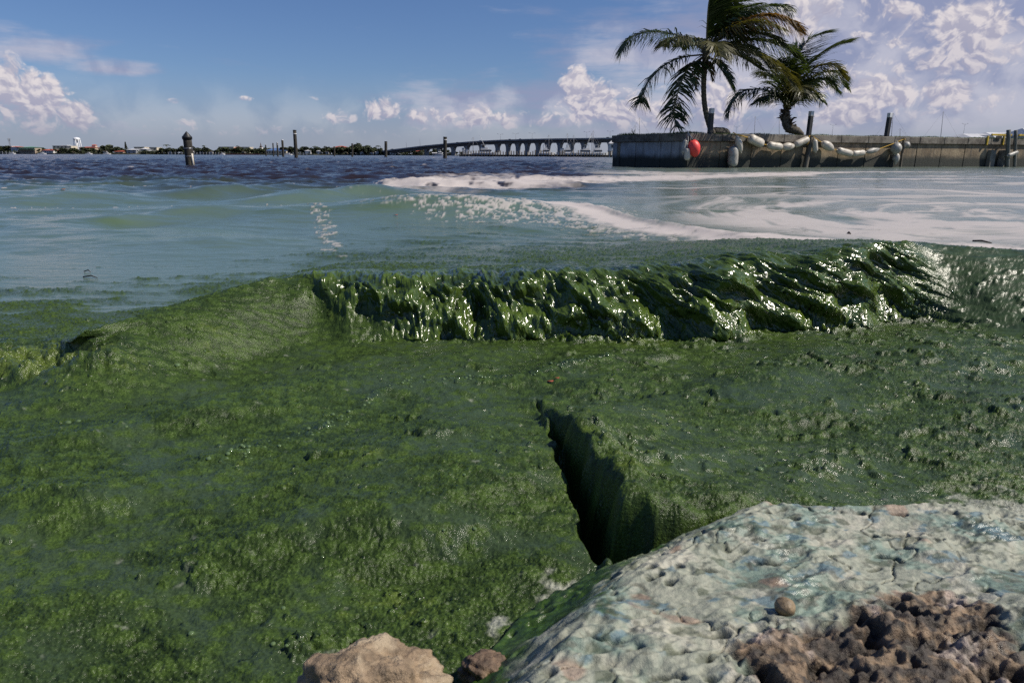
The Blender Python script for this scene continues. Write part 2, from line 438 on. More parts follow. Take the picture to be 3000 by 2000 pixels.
    z[N] += ridge(X, Y, [(640, 1560, 0.015, 0.06, 0.16), (980, 1505, 0.03, 0.07, 0.18), (1250, 1520, 0.03, 0.07, 0.18), (1480, 1560, 0.015, 0.05, 0.15)], 0.08)
    z[N] += ridge(X, Y, [(0, 1420, 0.02, 0.06, 0.2), (300, 1440, 0.028, 0.06, 0.18), (600, 1400, 0.02, 0.07, 0.18)], 0.08)
    # backwash edge with bubbles: the slick steps up a little toward the shore
    bd, ba = seg_dist(X, Y, BUBBLE_LINE)
    wob = fbm(X * 9, Y * 9, 2, 97)
    bline = np.exp(-((bd + 0.016 * wob) / 0.020) ** 2) * ss(-0.15, 0.35, perlin(X * 4.5, Y * 4.5, 98) + 0.5 * wob)
    z[N] += 0.010 * np.exp(-(bd / 0.05) ** 2)
    mo = at(1330, 1290, 0.03)
    z[N] += 0.035 * np.exp(-(((X - mo[0]) / 0.32) ** 2 + ((Y - mo[1]) / 0.28) ** 2))
    # ---- ledge on the right of the cleft
    cd, _ = seg_dist(X, Y, CLEFT, True)
    wobble = 0.024 * fbm(X * 7, Y * 7, 2, 99, 0.5) - 0.004
    sd = np.where(inside(X, Y, CLEFT), -cd, cd) + wobble
    xr = X - np.interp(Y, [0.9, 1.05, 1.13, 1.3, 1.6, 1.9, 2.2], [0.15, 0.155, 0.145, 0.125, 0.082, 0.055, 0.05]).astype(np.float32)
    right = ss(-0.012, 0.012, xr) * (1 - ss(1.5, 1.9, Y)) + ss(-0.05, 0.15, xr) * ss(1.5, 1.9, Y)
    led = right * np.exp(-np.clip(X - 0.2, 0, 9) / 0.45) * (1 - ss(1.25, 1.95, Y)) * 0.078
    led = led * ss(0.90, 0.985, Y) - 0.05 * ss(0.97, 0.90, Y) * ss(0.10, 0.16, X)
    z[N] += led + right * 0.012 * ss(0.5, 1.0, X)
    hole = 1 - ss(lerp(-0.030, -0.046, right), lerp(0.012, 0.024, right), sd + 0.008)
    hole = hole ** lerp(1.0, 1.5, right)
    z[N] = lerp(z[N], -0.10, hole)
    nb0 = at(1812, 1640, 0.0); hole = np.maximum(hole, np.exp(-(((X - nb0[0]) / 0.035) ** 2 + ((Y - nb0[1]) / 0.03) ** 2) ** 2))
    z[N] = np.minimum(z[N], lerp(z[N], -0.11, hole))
    rim = np.exp(-((sd - 0.03) / 0.03) ** 2) * right
    z[N] += rim * (0.006 + 0.014 * fbm(X * 15, Y * 15, 2, 100)) + right * (1 - hole) * np.exp(-np.clip(sd, 0, 9) / 0.12) * 0.012 * fbm(X * 11, Y * 11, 3, 102)

    # ---- algae clumps
    cz = d + 0.0
    U, V = X, Y + np.where(d > 0, wz, 0) * 1.2                    # unrolled over the wave face
    film = fbm(U * 1.5 + 2.0, V * 3.2 + 0.9 * U, 3, 103)          # + : sheen of water, - : clumped algae
    film2 = fbm(U * 5.0, V * 8.0 + 2.5 * U, 3, 107)
    film = 0.75 * film + 0.45 * film2
    flow = fbm(U * 3, V * 3, 2, 108) * 0.02
    w1, r1 = worley((U + flow) * 26, (V + flow) * 34, 111)
    w2, r2 = worley((U + flow) * 62 + 0.3 * film2, (V - flow) * 80, 112)
    w3, r3 = worley(U * 150, V * 190, 113)
    f2 = ss(0.010, 0.022, 0.9 / 62 - wpx[N] * 0) * ss(0.35, 0.9, (1 / 62) / (wpx[N] * 1.6))
    f3 = ss(0.35, 0.9, (1 / 150) / (wpx[N] * 1.4))
    cl1 = np.clip(0.62 - w1, 0, 1) * (r1 > 0.25) * (0.4 + r1)
    cl2 = np.clip(0.66 - w2, 0, 1) * (0.5 + 0.8 * r2)
    cl3 = np.clip(0.7 - w3, 0, 1)
    density = ss(0.35, -0.25, film)
    # how much algae lies here: everything before the wave, thinning out behind it
    behind = np.clip(-d, 0, 9)
    aN = np.where(d > -0.1, 1.0, np.exp(-np.clip(behind - 0.1, 0, 9) / 1.0))
    scat = fbm(U * 2.2, V * 5.0, 4, 117) + 0.35 * fbm(U * 14, V * 26, 2, 119)
    cover = np.where(d > -0.12, 1.0, ss(0.42, 0.10, scat * 0.6 + (1 - aN) * 0.62 - 0.10))
    qxn, qyn = project(X, Y, 0.03)
    edge = np.interp(qxn, [-200, 0, 250, 500, 800, 1000, 1300, 1700, 2100, 2500, 3000], [838, 842, 850, 842, 795, 740, 712, 705, 722, 742, 770]).astype(np.float32)
    cover = np.where(d > -0.10, 1.0, ss(-0.35, 0.45, (qyn - edge) / 105 + 0.85 * scat))
    lefty = ss(1150, 700, qxn)
    leftblue = lefty
    amp = (0.42 + 0.58 * density)
    damp_face = 1 - 0.25 * Bm
    clump = amp * (0.0050 * cl1 * ss(0.1, 0.5, density) + 0.0095 * cl2 * f2 + 0.0060 * cl3 * f3)
    z[N] += cover * damp_face * (1 - hole) * clump * (1 + 1.3 * ss(-0.05, -0.4, d))
    rip1 = fbm(U * 7 + 16 * V + 1.5 * film2, V * 9 - 5 * U, 2, 127); rip2 = fbm(U * 16 + 34 * V + 1.5 * film2, V * 20 - 12 * U, 2, 128)
    z[N] += (0.5 + 0.5 * aMaskless(d)) * (1 - hole) * (1 - Bm) * (0.0045 * rip1 + 0.0022 * rip2 * f2) * (d > -0.3)
    # larger drifting lumps on the right-hand slick
    wl, rl = worley(U * 8.0 + 0.9 * film2, V * 15 + 0.6 * lump2, 121)
    rag = fbm(X * 26, Y * 30, 3, 124, 0.55)
    kn0 = np.clip(0.36 - wl + 0.10 * rag, 0, 1); knob = kn0 / (kn0 + 0.16) * (rl > 0.60) * (0.4 + rl * 0.8) * right * ss(1.1, 1.3, Y) * (d > 0.15)
    z[N] += knob * (0.015 + 0.005 * rag) * (1 - hole)
    wk, rk = worley(X * 3.3 + 4.0 + 0.2 * rag, Y * 5.0, 123)
    kn1 = np.clip(0.15 - wk + 0.05 * rag, 0, 1); k1 = kn1 / (kn1 + 0.05) * (rk > 0.74) * (1 - right) * front * (1 - hole)
    z[N] += k1 * (0.014 + 0.006 * rag)
    z[N] += front * (1 - hole) * 0.0020 * fbm(X * 40, Y * 52 + 20 * X, 2, 125) * f3

    # ------------------------------------------------ colour (what floats here), roughness, sparkle
    col = np.zeros(shp + (3,), np.float32); rough = np.full(shp, 0.1, np.float32); spark = np.zeros(shp, np.float32)
    def C(*v): return np.array(v, np.float32)
    DEEP, TEAL, GREEN_T = C(0.022, 0.015, 0.015), C(0.098, 0.146, 0.106), C(0.070, 0.112, 0.034)
    FOAM, ALG, ALG_D, ALG_Y, FILM = C(0.53, 0.475, 0.445), C(0.068, 0.112, 0.023), C(0.018, 0.032, 0.011), C(0.122, 0.165, 0.027), C(0.058, 0.088, 0.046)
    def over(cur, new, t): return cur + (new - cur) * t[..., None]
    # open water, then the milky slick nearer in (and everywhere in the shelter of the wall)
    nb = fbm(x * 0.16, y * 0.10, 3, 131)
    milk = np.maximum(ss(19.0, 10.5, y + 3.5 * nb), calm * ss(0.04, 0.16, x / y + 0.03 * nb))
    col[:] = DEEP
    col = over(col, TEAL * 0.30 + GREEN_T * 0.22, milk * 0.8)
    col = over(col, TEAL, milk * ss(16, 9.0, y + 3 * nb))
    col = over(col, C(0.150, 0.185, 0.155), calm * ss(0.06, 0.2, x / y) * 0.75)
    gsw = np.clip(ridge(x, y, [(1000, 600, 0.5, 0.7, 0.5), (1200, 579, 1.0, 0.8, 0.5), (1400, 577, 1.0, 0.8, 0.5), (1600, 592, 0.8, 0.7, 0.5)]), 0, 1)
    gsw = np.maximum(gsw, 0.75 * np.clip(ridge(x, y, [(600, 545, 0.8, 0.7, 0.5), (680, 538, 1.0, 0.8, 0.5), (800, 545, 0.8, 0.7, 0.5)]), 0, 1))
    gsw = np.maximum(gsw, 0.45 * np.clip(ridge(x, y, [(450, 615, 0.8, 0.9, 0.5), (660, 602, 1.0, 0.9, 0.5), (850, 610, 0.8, 0.9, 0.5)]), 0, 1))
    gsw = gsw * ss(-0.9, 0.2, 0.6 + fbm(x * 1.2, y * 1.2, 3, 134))
    col = over(col, C(0.115, 0.145, 0.020), np.clip(gsw * 1.2, 0, 1).astype(np.float32) * 0.95)
    g2 = fbm(x * 0.5, y * 0.9, 3, 133)
    col = over(col, GREEN_T, milk * ss(0.15, 0.7, g2) * ss(12, 5, y) * 0.6)
    rough[:] = lerp(0.16, 0.15, milk) + 0.2 * np.clip(gsw, 0, 1)

    # foam: bands, whirl and shreds
    wx = 60 * fbm(x * 0.5, y * 0.35, 3, 137); wy = 9 * fbm(x * 0.7, y * 0.5, 3, 139)
    fx, fy = qx + wx * 0.5, qy + wy * np.clip((qy - 480) / 120, 0.15, 1.4)
    foam = np.zeros(shp, np.float32)
    b1 = np.interp(fx, [1120, 1180, 1350, 1600, 1900, 2300, 2520], [552, 546, 541, 535, 521, 508, 504]); t1 = np.interp(fx, [1100, 1150, 1300, 1500, 1700, 1900, 2300, 2520], [0, 17, 24, 20, 13, 9, 6, 0])
    foam = np.maximum(foam, ss(1.25, 0.35, np.abs(fy - b1) / np.maximum(t1, 0.1) + 0.25 * fbm(x * 2.0, y * 1.2, 4, 136, 0.65)))
    b2 = np.interp(fx, [1500, 1650, 1800, 1900, 2000, 2150, 2400, 2700, 3000, 3300], [602, 615, 637, 655, 676, 699, 717, 724, 728, 730]); t2 = np.interp(fx, [1480, 1600, 1800, 2000, 2200, 2500, 3000], [0, 12, 20, 20, 18, 15, 22])
    band2 = ss(1.25, 0.40, np.abs(fy - b2) / np.maximum(t2, 0.1) + 0.30 * fbm(x * 4.0, y * 2.6, 4, 138, 0.65))
    foam = np.maximum(foam, band2)
    # whirl of pale streaks
    sx, sy = (qx - 2850) / 860, np.log(np.maximum(y, 0.1) / 8.3) / 0.52
    rho = np.sqrt(sx ** 2 + sy ** 2) + 0.13 * fbm(x * 0.22, y * 0.30, 3, 141) - 0.10 * np.minimum(sy, 0)
    th = np.arctan2(sy, sx)
    st = 0.8 * perlin(rho * 6, th * 0.9, 143) + 0.55 * perlin(rho * 17 + 1.2 * perlin(x * 0.5, y * 0.5, 142), th * 1.6, 145) + 0.4 * perlin(rho * 48, th * 3.0, 147)
    solid = np.exp(-((sy + 0.55) / 0.42) ** 2)
    wh = ss(-0.25, 0.65, st + 0.15 + 0.75 * solid - 0.35 * np.abs(rho - 0.6)) * (1 - ss(0.85, 1.12, rho)) * ss(2.6, 3.2, y)
    foam = np.maximum(foam, 0.85 * wh)
    # thin drift lines parallel to the wall
    dl = perlin(x * 0.10, np.log(np.maximum(y, 1)) * 14 + 0.3 * nb, 149)
    foam = np.maximum(foam, 0.75 * calm * ss(0.30, 0.55, dl + 0.2 * perlin(x * 1.2, y * 1.5, 151)) * ss(9, 12, y) * ss(42, 30, y))
    # shreds
    shred = fbm(x * 1.6, y * 0.9, 4, 153, 0.6)
    foam *= ss(-0.75, -0.25, shred + 0.25) 
    shz = np.exp(-((fx - 1750) / 330) ** 2 - ((fy - b2 - 8) / 34) ** 2)
    shz = np.maximum(shz, 0.85 * np.exp(-((qx - 1480) / 260) ** 2 - ((qy - 625) / 26) ** 2))
    shz = np.maximum(shz, 0.46 * np.exp(-((qx - np.interp(qy, [600, 650, 700, 760], [915, 945, 955, 1010]) - 30 * perlin(y * 3, x * 0 + 0.5, 152)) / 34) ** 2) * ss(600, 620, qy) * ss(790, 700, qy))
    shz = np.maximum(shz, 0.10 * np.exp(-((qy - 598) / 9) ** 2) * ss(560, 300, qx))
    shz = np.maximum(shz, 0.9 * np.exp(-((qx - 1160) / 60) ** 2 - ((qy - 548) / 16) ** 2))
    shfine = fbm(x * 9.0 + 1.0, y * 6.0, 4, 155, 0.8)
    foam = np.maximum(foam, ss(0.34, 0.60, shz * 0.62 + 0.60 * shfine * ss(0.0, 0.35, shz)) * 0.72)
    crests = ss(0.12, 0.22, sw + 0.05 * shfine) * ss(0.25, 0.42, fbm(x * 8.0, y * 5.5, 4, 158, 0.75))
    foam = np.maximum(foam, 0.9 * crests.astype(np.float32) * milk * ss(-0.30, -0.12, x / y))
    # whitecap flecks on the open water
    flk = fbm(x * 0.5, y * 0.35, 3, 157)
    foam = np.maximum(foam, ss(0.86, 0.98, flk) * (1 - milk) * 0.8 * ss(12, 16, y))
    col = over(col, FOAM, foam)
    rough = lerp(rough, 0.5, foam)
    z += 0.012 * foam * ss(4, 6, y) * (1 - ss(14, 20, y))

    # near: algae
    cN = col[N]; rN = rough[N]; sN = spark[N]
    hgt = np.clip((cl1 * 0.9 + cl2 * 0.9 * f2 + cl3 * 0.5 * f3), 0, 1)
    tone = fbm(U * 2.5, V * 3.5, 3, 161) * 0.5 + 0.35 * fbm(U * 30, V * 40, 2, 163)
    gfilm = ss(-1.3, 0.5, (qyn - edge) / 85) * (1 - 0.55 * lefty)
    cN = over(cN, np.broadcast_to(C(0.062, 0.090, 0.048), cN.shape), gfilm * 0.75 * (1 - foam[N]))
    alg = over(np.broadcast_to(ALG_D, cN.shape).copy(), np.broadcast_to(ALG, cN.shape), np.clip(0.10 + 1.55 * hgt + 0.35 * tone, 0, 1))  # algae tone by clump height; dark gaps also paint in shade between clumps
    alg = over(alg, np.broadcast_to(ALG_Y, cN.shape), ss(0.35, 0.95, tone + 0.85 * leftlump + 0.15 * hgt) * 0.75)
    filmmask = (1 - density) * ss(0.62, 0.2, hgt) * (1 - Bm) * (1 - 0.7 * np.clip(leftlump, 0, 1))
    filmmask = filmmask * np.where(X < 0, 1 - 0.9 * ss(0.0, 0.08, d) * (1 - ss(0.9, 1.3, q)), 1.0)
    alg = over(alg, np.broadcast_to(FILM, cN.shape), np.clip(filmmask, 0, 1) * 0.70)
    # falling sheet: darker, wetter weed
    sheet = over(np.broadcast_to(C(0.030, 0.052, 0.010), cN.shape).copy(), np.broadcast_to(C(0.090, 0.140, 0.022), cN.shape), np.clip(0.5 + 0.6 * lump + 0.5 * (0.3 - str2), 0, 1))
    sheet = over(sheet, np.broadcast_to(C(0.13, 0.19, 0.02), cN.shape), np.clip(foot * ss(0.25, 0.05, sp1), 0, 1) * 0.7)
    alg = over(alg, sheet, Bm)
    fN = foam[N]
    aMask = np.clip(np.where(d > -0.12, 1.0, cover * (0.55 + 0.9 * hgt)), 0, 1)
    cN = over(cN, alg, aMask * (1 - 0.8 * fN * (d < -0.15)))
    rN = lerp(rN, lerp(lerp(0.30, 0.17, np.clip(filmmask, 0, 1)), 0.16, Bm), aMask)
    rface = ss(1.62, 1.85, X) * ss(-0.1, 0.02, d) * (1 - ss(0.9, 1.3, q)) * (1 - brk)
    cN = over(cN, np.broadcast_to(C(0.040, 0.066, 0.030), cN.shape) * (1 + 0.5 * perlin(X * 14 - 3 * c_dn, c_dn * 40, 173))[..., None], rface * 0.85)
    rN = lerp(rN, 0.30, rface)
    # pale bubble rafts in the foreground
    raft = np.exp(-((qx[N] - 2930) / 240) ** 2 - ((qy[N] - 1465) / 62) ** 2) + 0.8 * np.exp(-((qx[N] - 1640) / 110) ** 2 - ((qy[N] - 1690) / 40) ** 2) + 0.75 * np.exp(-((qx[N] - 1480) / 60) ** 2 - ((qy[N] - 1790) / 40) ** 2)
    rf = ss(0.35, 0.7, raft * 0.8 + 0.45 * fbm(X * 22, Y * 30, 3, 165)) * (d > 0.3)
    cN = over(cN, np.broadcast_to(C(0.42, 0.42, 0.36), cN.shape), rf * 0.8 * (1 - hole))
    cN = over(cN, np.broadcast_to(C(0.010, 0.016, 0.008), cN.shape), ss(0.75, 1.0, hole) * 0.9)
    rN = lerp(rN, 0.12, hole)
    tiny = (r2 > 0.93) * np.clip(cl2 * 2.2, 0, 1) * (0.25 + 0.75 * ss(-0.1, 0.5, tone + 0.4 * perlin(U * 2, V * 2, 171)))
    sN = np.clip(tiny * aMask * (1 - rface) + 0.60 * Bm + 1.0 * bline * (np.abs(wob) < 0.5) + 0.75 * np.clip(leftlump, 0, 1) + foot * 0.5, 0, 1)
    rN = lerp(rN, 0.10, np.clip(bline + 0.6 * leftlump, 0, 1) * 0.9)
    col[N], rough[N], spark[N] = cN, rN, sN
    bfac = np.clip(lerp(0.10, 1.0, np.pad(aMask * (1 - 0.38 * np.clip(filmmask, 0, 1)) * (1 - 0.75 * rface), ((0, shp[0] - iN), (0, 0)))), 0, 1)
    flow = np.stack((x, y, z * 0), -1); flow[N] = np.stack((np.where(Bm > 0.01, aa, X), np.where(Bm > 0.01, c_dn, V), 0 * X), -1)
    wet = np.zeros(shp, np.float32); wet[N] = np.maximum(Bm, 0.0)
    return x + sidex, y - lean, z, np.clip(col, 0, 1), np.clip(rough, 0.03, 1), spark, bfac, flow, wet


def aMaskless(d): return ss(-0.2, 0.2, d)


def water_rows():
    ys = [0.30]
    while ys[-1] < 4000:
        y = ys[-1]
        d = (y * y + 0.42) / (0.65 * FPX) * 2.6
        if 2.25 < y < 2.98: d /= 3.0
        elif 2.0 < y < 3.05: d /= 1.8
        elif 3.05 <= y < 5: d /= 1.3
        elif y >= 5: d = min(d / 1.6, 0.035 * (y / 5) ** 1.15)
        if y > 60: d = 0.9 * (y / 60) ** 1.7
        ys.append(y + d)
    return np.array(ys, np.float32)


def grid_mesh(name, px, py, pz, attrs, mat, parent=None):
    nr, nc = px.shape
    me = bpy.data.meshes.new(name)
    co = np.stack((px, py, pz), -1).reshape(-1, 3).astype(np.float32)
    me.vertices.add(nr * nc); me.vertices.foreach_set('co', co.ravel())
    i = np.arange(nr * nc, dtype=np.int32).reshape(nr, nc)
    f = np.stack((i[:-1, :-1], i[:-1, 1:], i[1:, 1:], i[1:, :-1]), -1).reshape(-1, 4)
    n = len(f)
    me.loops.add(n * 4); me.polygons.add(n)
    me.loops.foreach_set('vertex_index', f.ravel())
    me.polygons.foreach_set('loop_start', np.arange(0, n * 4, 4, dtype=np.int32))
    me.polygons.foreach_set('use_smooth', np.ones(n, bool))
    me.update(calc_edges=True)
    for k, v in attrs.items():
        if v.ndim == 3:
            a = me.attributes.new(k, 'FLOAT_COLOR', 'POINT')
            a.data.foreach_set('color', np.concatenate((v, np.ones(v.shape[:2] + (1,), np.float32)), -1).astype(np.float32).ravel())
        else:
            a = me.attributes.new(k, 'FLOAT', 'POINT'); a.data.foreach_set('value', v.astype(np.float32).ravel())
    me.materials.append(mat)
    o = bpy.data.objects.new(name, me); COL.objects.link(o)
    if parent: o.parent = parent
    return o


def water_material():
    m = bpy.data.materials.new('algae_water'); m.use_nodes = True
    t = m.node_tree; t.nodes.clear(); g = NB(t)
    col = g.n('ShaderNodeAttribute', attribute_name='tint').outputs['Color']
    rough = g.n('ShaderNodeAttribute', attribute_name='gloss').outputs['Fac']
    sparkle = g.n('ShaderNodeAttribute', attribute_name='sparkle').outputs['Fac']
    weed = g.n('ShaderNodeAttribute', attribute_name='weed').outputs['Fac']
    pos = g.n('ShaderNodeNewGeometry').outputs['Position']
    fine = g.noise(pos, 190.0, 3, 0.65)
    mid = g.noise(pos, 60.0, 2, 0.6)
    c2 = g.mix(g.m('MULTIPLY', weed, g.lin(fine, 0.62, 0.35)), col, g.mix(1.0, col, (0.42, 0.46, 0.42), 'MULTIPLY'))
    rip = g.noise(g.mapping(pos, (0.55, 1.6, 1.0)), 9.0, 3, 0.6)
    far = g.lin(g.sep(pos)[1], 12.0, 30.0)
    chopb = g.noise(g.mapping(pos, (0.5, 1.3, 1.0)), 1.7, 4, 0.65)
    dull = g.m('SUBTRACT', 1.0, g.m('MULTIPLY', g.n('ShaderNodeAttribute', attribute_name='sheet').outputs['Fac'], 0.93))
    h = g.m('ADD', g.m('MULTIPLY', fine, g.m('MULTIPLY', g.m('MULTIPLY', weed, dull), 0.0036)), g.m('MULTIPLY', rip, g.m('MULTIPLY', g.m('SUBTRACT', 1.0, weed), 0.010)))
    flow = g.n('ShaderNodeAttribute', attribute_name='flow').outputs['Vector']
    sheet = g.n('ShaderNodeAttribute', attribute_name='sheet').outputs['Fac']
    strk = g.noise(g.mapping(flow, (66.0, 11.0, 1.0)), 1.0, 1, 0.5, 0.25, '2D')
    h = g.m('ADD', h, g.m('MULTIPLY', g.m('MULTIPLY', strk, sheet), 0.0105))
    h = g.m('ADD', h, g.m('MULTIPLY', g.m('MULTIPLY', mid, g.m('SUBTRACT', sparkle, g.m('MULTIPLY', sheet, 0.55), clamp=True)), 0.016))
    h = g.m('ADD', h, g.m('MULTIPLY', g.m('MULTIPLY', chopb, far), 0.20))
    b = g.n('ShaderNodeBump'); b.inputs['Strength'].default_value = 0.8; b.inputs['Distance'].default_value = 1.0
    g.put(b.inputs['Height'], h)
    p = g.n('ShaderNodeBsdfPrincipled')
    g.put(p.inputs['Base Color'], c2)
    g.put(p.inputs['Roughness'], rough)
    g.put(p.inputs['Specular IOR Level'], g.m('SUBTRACT', 0.5, g.m('MULTIPLY', g.m('MULTIPLY', weed, dull), 0.16)))
    p.inputs['IOR'].default_value = 1.36
    g.put(p.inputs['Normal'], b.outputs[0])
    g.put(p.inputs['Coat Weight'], g.m('ADD', g.m('MULTIPLY', sparkle, 1.0), g.m('MULTIPLY', weed, 0.07)))
    p.inputs['Coat Roughness'].default_value = 0.21
    p.inputs['Coat IOR'].default_value = 1.34
    g.put(p.inputs['Coat Normal'], b.outputs[0])
    o = g.n('ShaderNodeOutputMaterial'); g.put(o.inputs[0], p.outputs[0])
    return m


def build_water():
    ys = water_rows()
    core = 900
    c = np.linspace(-1, 1, core)
    side = 1 + np.cumsum(0.004 * 1.35 ** np.arange(18))
    cc = np.concatenate((-side[::-1], c, side)).astype(np.float32)
    width = np.interp(ys, [0.3, 0.6, 1.0, 2.0, 4.0], [1.05, 1.0, 0.93, 0.86, 0.80]).astype(np.float32)
    y = np.repeat(ys[:, None], len(cc), 1)
    x = cc[None, :] * width[:, None] * y
    X, Y, Z, col, rough, spark, weed, flow, wet = water_shape(x, y)
    w = grid_mesh('water', X, Y, Z, {'tint': col, 'gloss': rough, 'sparkle': spark, 'weed': weed, 'flow': flow, 'sheet': wet}, water_material())
    w['kind'] = 'structure'
    w['label'] = 'river water with a thick green algae slick, foam streaks and a breaking wave'
    print('water', x.shape, time.time() - T_START)
    return w


build_water()

# ------------------------------------------------------------------ building tools
def material(name, color, rough=0.6, vary=0.25, scale=6.0, bump=0.0, bump_scale=None, second=None, stretch=(1, 1, 1), metallic=0.0, transl=0.0, coords='Object', spec=0.5):
    m = bpy.data.materials.new(name); m.use_nodes = True
    t = m.node_tree; t.nodes.clear(); g = NB(t)
    src = g.n('ShaderNodeTexCoord').outputs[coords] if coords != 'World' else g.n('ShaderNodeNewGeometry').outputs['Position']
    v = g.mapping(src, stretch)
    n = g.noise(v, scale, 5, 0.6)
    dark = tuple(c * (1 - vary) for c in color); light = tuple(min(1, c * (1 + vary)) for c in color)
    c = g.mix(g.ss(n, 0.3, 0.7), dark, light)
    if second is not None:
        n2 = g.noise(v, scale * 0.37, 4, 0.65)
        c = g.mix(g.ss(n2, 0.48, 0.66), c, second)
    p = g.n('ShaderNodeBsdfPrincipled'); g.put(p.inputs['Base Color'], c)
    p.inputs['Roughness'].default_value = rough; p.inputs['Metallic'].default_value = metallic
    p.inputs['Specular IOR Level'].default_value = spec
    if bump:
        b = g.n('ShaderNodeBump'); b.inputs['Strength'].default_value = 1.0; b.inputs['Distance'].default_value = bump
        g.put(b.inputs['Height'], g.noise(v, bump_scale or scale * 3, 5, 0.65)); g.put(p.inputs['Normal'], b.outputs[0])
    o = g.n('ShaderNodeOutputMaterial')
    if transl:
        tr = g.n('ShaderNodeBsdfTranslucent'); g.put(tr.inputs[0], g.mix(1.0, c, (1.6, 1.5, 0.7), 'MULTIPLY'))
        mx = g.n('ShaderNodeMixShader'); mx.inputs[0].default_value = transl
        g.put(mx.inputs[1], p.outputs[0]); g.put(mx.inputs[2], tr.outputs[0]); g.put(o.inputs[0], mx.outputs[0])
    else:
        g.put(o.inputs[0], p.outputs[0])
    return m


class MB:
    """collects faces; build() links them as one mesh object"""
    def __init__(self): self.v = []; self.f = []; self.smooth = []; self.mi = []; self.cur = 0
    def add(self, vs, fs, smooth=False):
        o = len(self.v); self.v.extend(tuple(map(float, q)) for q in vs)
        for f in fs: self.f.append(tuple(i + o for i in f)); self.smooth.append(smooth); self.mi.append(self.cur)
        return self
    def box(self, c, size, rotz=0.0, taper=1.0):
        cx, cy, cz = c; sx, sy, sz = (s / 2 for s in size); co, si = math.cos(rotz), math.sin(rotz); vs = []
        for dz in (-1, 1):
            k = taper if dz > 0 else 1
            for dx, dy in ((-1, -1), (1, -1), (1, 1), (-1, 1)):
                x, y = dx * sx * k, dy * sy * k
                vs.append((cx + x * co - y * si, cy + x * si + y * co, cz + dz * sz))
        return self.add(vs, [(3, 2, 1, 0), (4, 5, 6, 7), (0, 1, 5, 4), (1, 2, 6, 5), (2, 3, 7, 6), (3, 0, 4, 7)])
    def bbox(self, c, size, rotz=0.0, b=0.01):
        """box with chamfered edges"""
        bm = bmesh.new(); bmesh.ops.create_cube(bm, size=1.0)
        for v in bm.verts: v.co = Vector((v.co.x * size[0], v.co.y * size[1], v.co.z * size[2]))
        bmesh.ops.bevel(bm, geom=list(bm.edges), offset=b, segments=1, affect='EDGES')
        M = Matrix.Translation(Vector(c)) @ Matrix.Rotation(rotz, 4, 'Z')
        bm.verts.index_update()
        self.add([M @ v.co for v in bm.verts], [tuple(v.index for v in f.verts) for f in bm.faces]); bm.free(); return self
    def tube(self, pts, rad, n=8, cap=True, smooth=True):
        pts = [Vector(p) for p in pts]; m = len(pts)
        if not hasattr(rad, '__len__'): rad = [rad] * m
        T = [(pts[min(i + 1, m - 1)] - pts[max(i - 1, 0)]).normalized() for i in range(m)]
        ref = Vector((0, 0, 1)) if abs(T[0].z) < 0.9 else Vector((1, 0, 0)); vs = []
        for i in range(m):
            a = T[i].cross(ref)
            if a.length < 1e-4: a = T[i].cross(Vector((0, 1, 0)))
            a.normalize(); b = a.cross(T[i]).normalized(); ref = -b if False else ref
            for k in range(n):
                th = 2 * math.pi * k / n
                vs.append(pts[i] + (a * math.cos(th) + b * math.sin(th)) * rad[i])
        fs = [(i * n + k, i * n + (k + 1) % n, (i + 1) * n + (k + 1) % n, (i + 1) * n + k) for i in range(m - 1) for k in range(n)]
        if cap: fs += [tuple(range(n))[::-1], tuple((m - 1) * n + k for k in range(n))]
        return self.add(vs, fs, smooth)
    def prism(self, poly, z0, z1):
        n = len(poly)
        return self.add([(x, y, z0) for x, y in poly] + [(x, y, z1) for x, y in poly],
                        [tuple(range(n))[::-1], tuple(range(n, 2 * n))] + [(i, (i + 1) % n, n + (i + 1) % n, n + i) for i in range(n)])
    def build(self, name, mats, parent=None, loc=None):
        me = bpy.data.meshes.new(name); me.from_pydata(self.v, [], self.f)
        if not isinstance(mats, (list, tuple)): mats = [mats]
        for m in mats: me.materials.append(m)
        me.polygons.foreach_set('use_smooth', self.smooth); me.polygons.foreach_set('material_index', self.mi); me.update()
        o = bpy.data.objects.new(name, me); COL.objects.link(o)
        if parent: o.parent = parent
        if loc is not None: o.location = loc
        return o


def tag(o, label=None, cat=None, group=None, kind=None):
    for k, v in (('label', label), ('category', cat), ('group', group), ('kind', kind)):
        if v: o[k] = v
    return o


def thing(name, label, cat, loc=(0, 0, 0), rotz=0.0, group=None):
    o = bpy.data.objects.new(name, None); COL.objects.link(o); o.empty_display_size = 0.2
    o.location = loc; o.rotation_euler = (0, 0, rotz)
    return tag(o, label, cat, group)


def copy_tree(o, parent=None):
    c = o.copy(); COL.objects.link(c); c.parent = parent
    for ch in list(o.children): copy_tree(ch, c)
    return c


def noise3(p, f, seed):
    x, y, z = p[:, 0] * f, p[:, 1] * f, p[:, 2] * f
    return (perlin(x + 0.37 * z, y + 0.61 * z, seed) + perlin(y + 7.3 + 0.4 * x, z + 2.1, seed + 1) + perlin(z + 3.3 - 0.3 * y, x + 9.1, seed + 2)) / 1.7


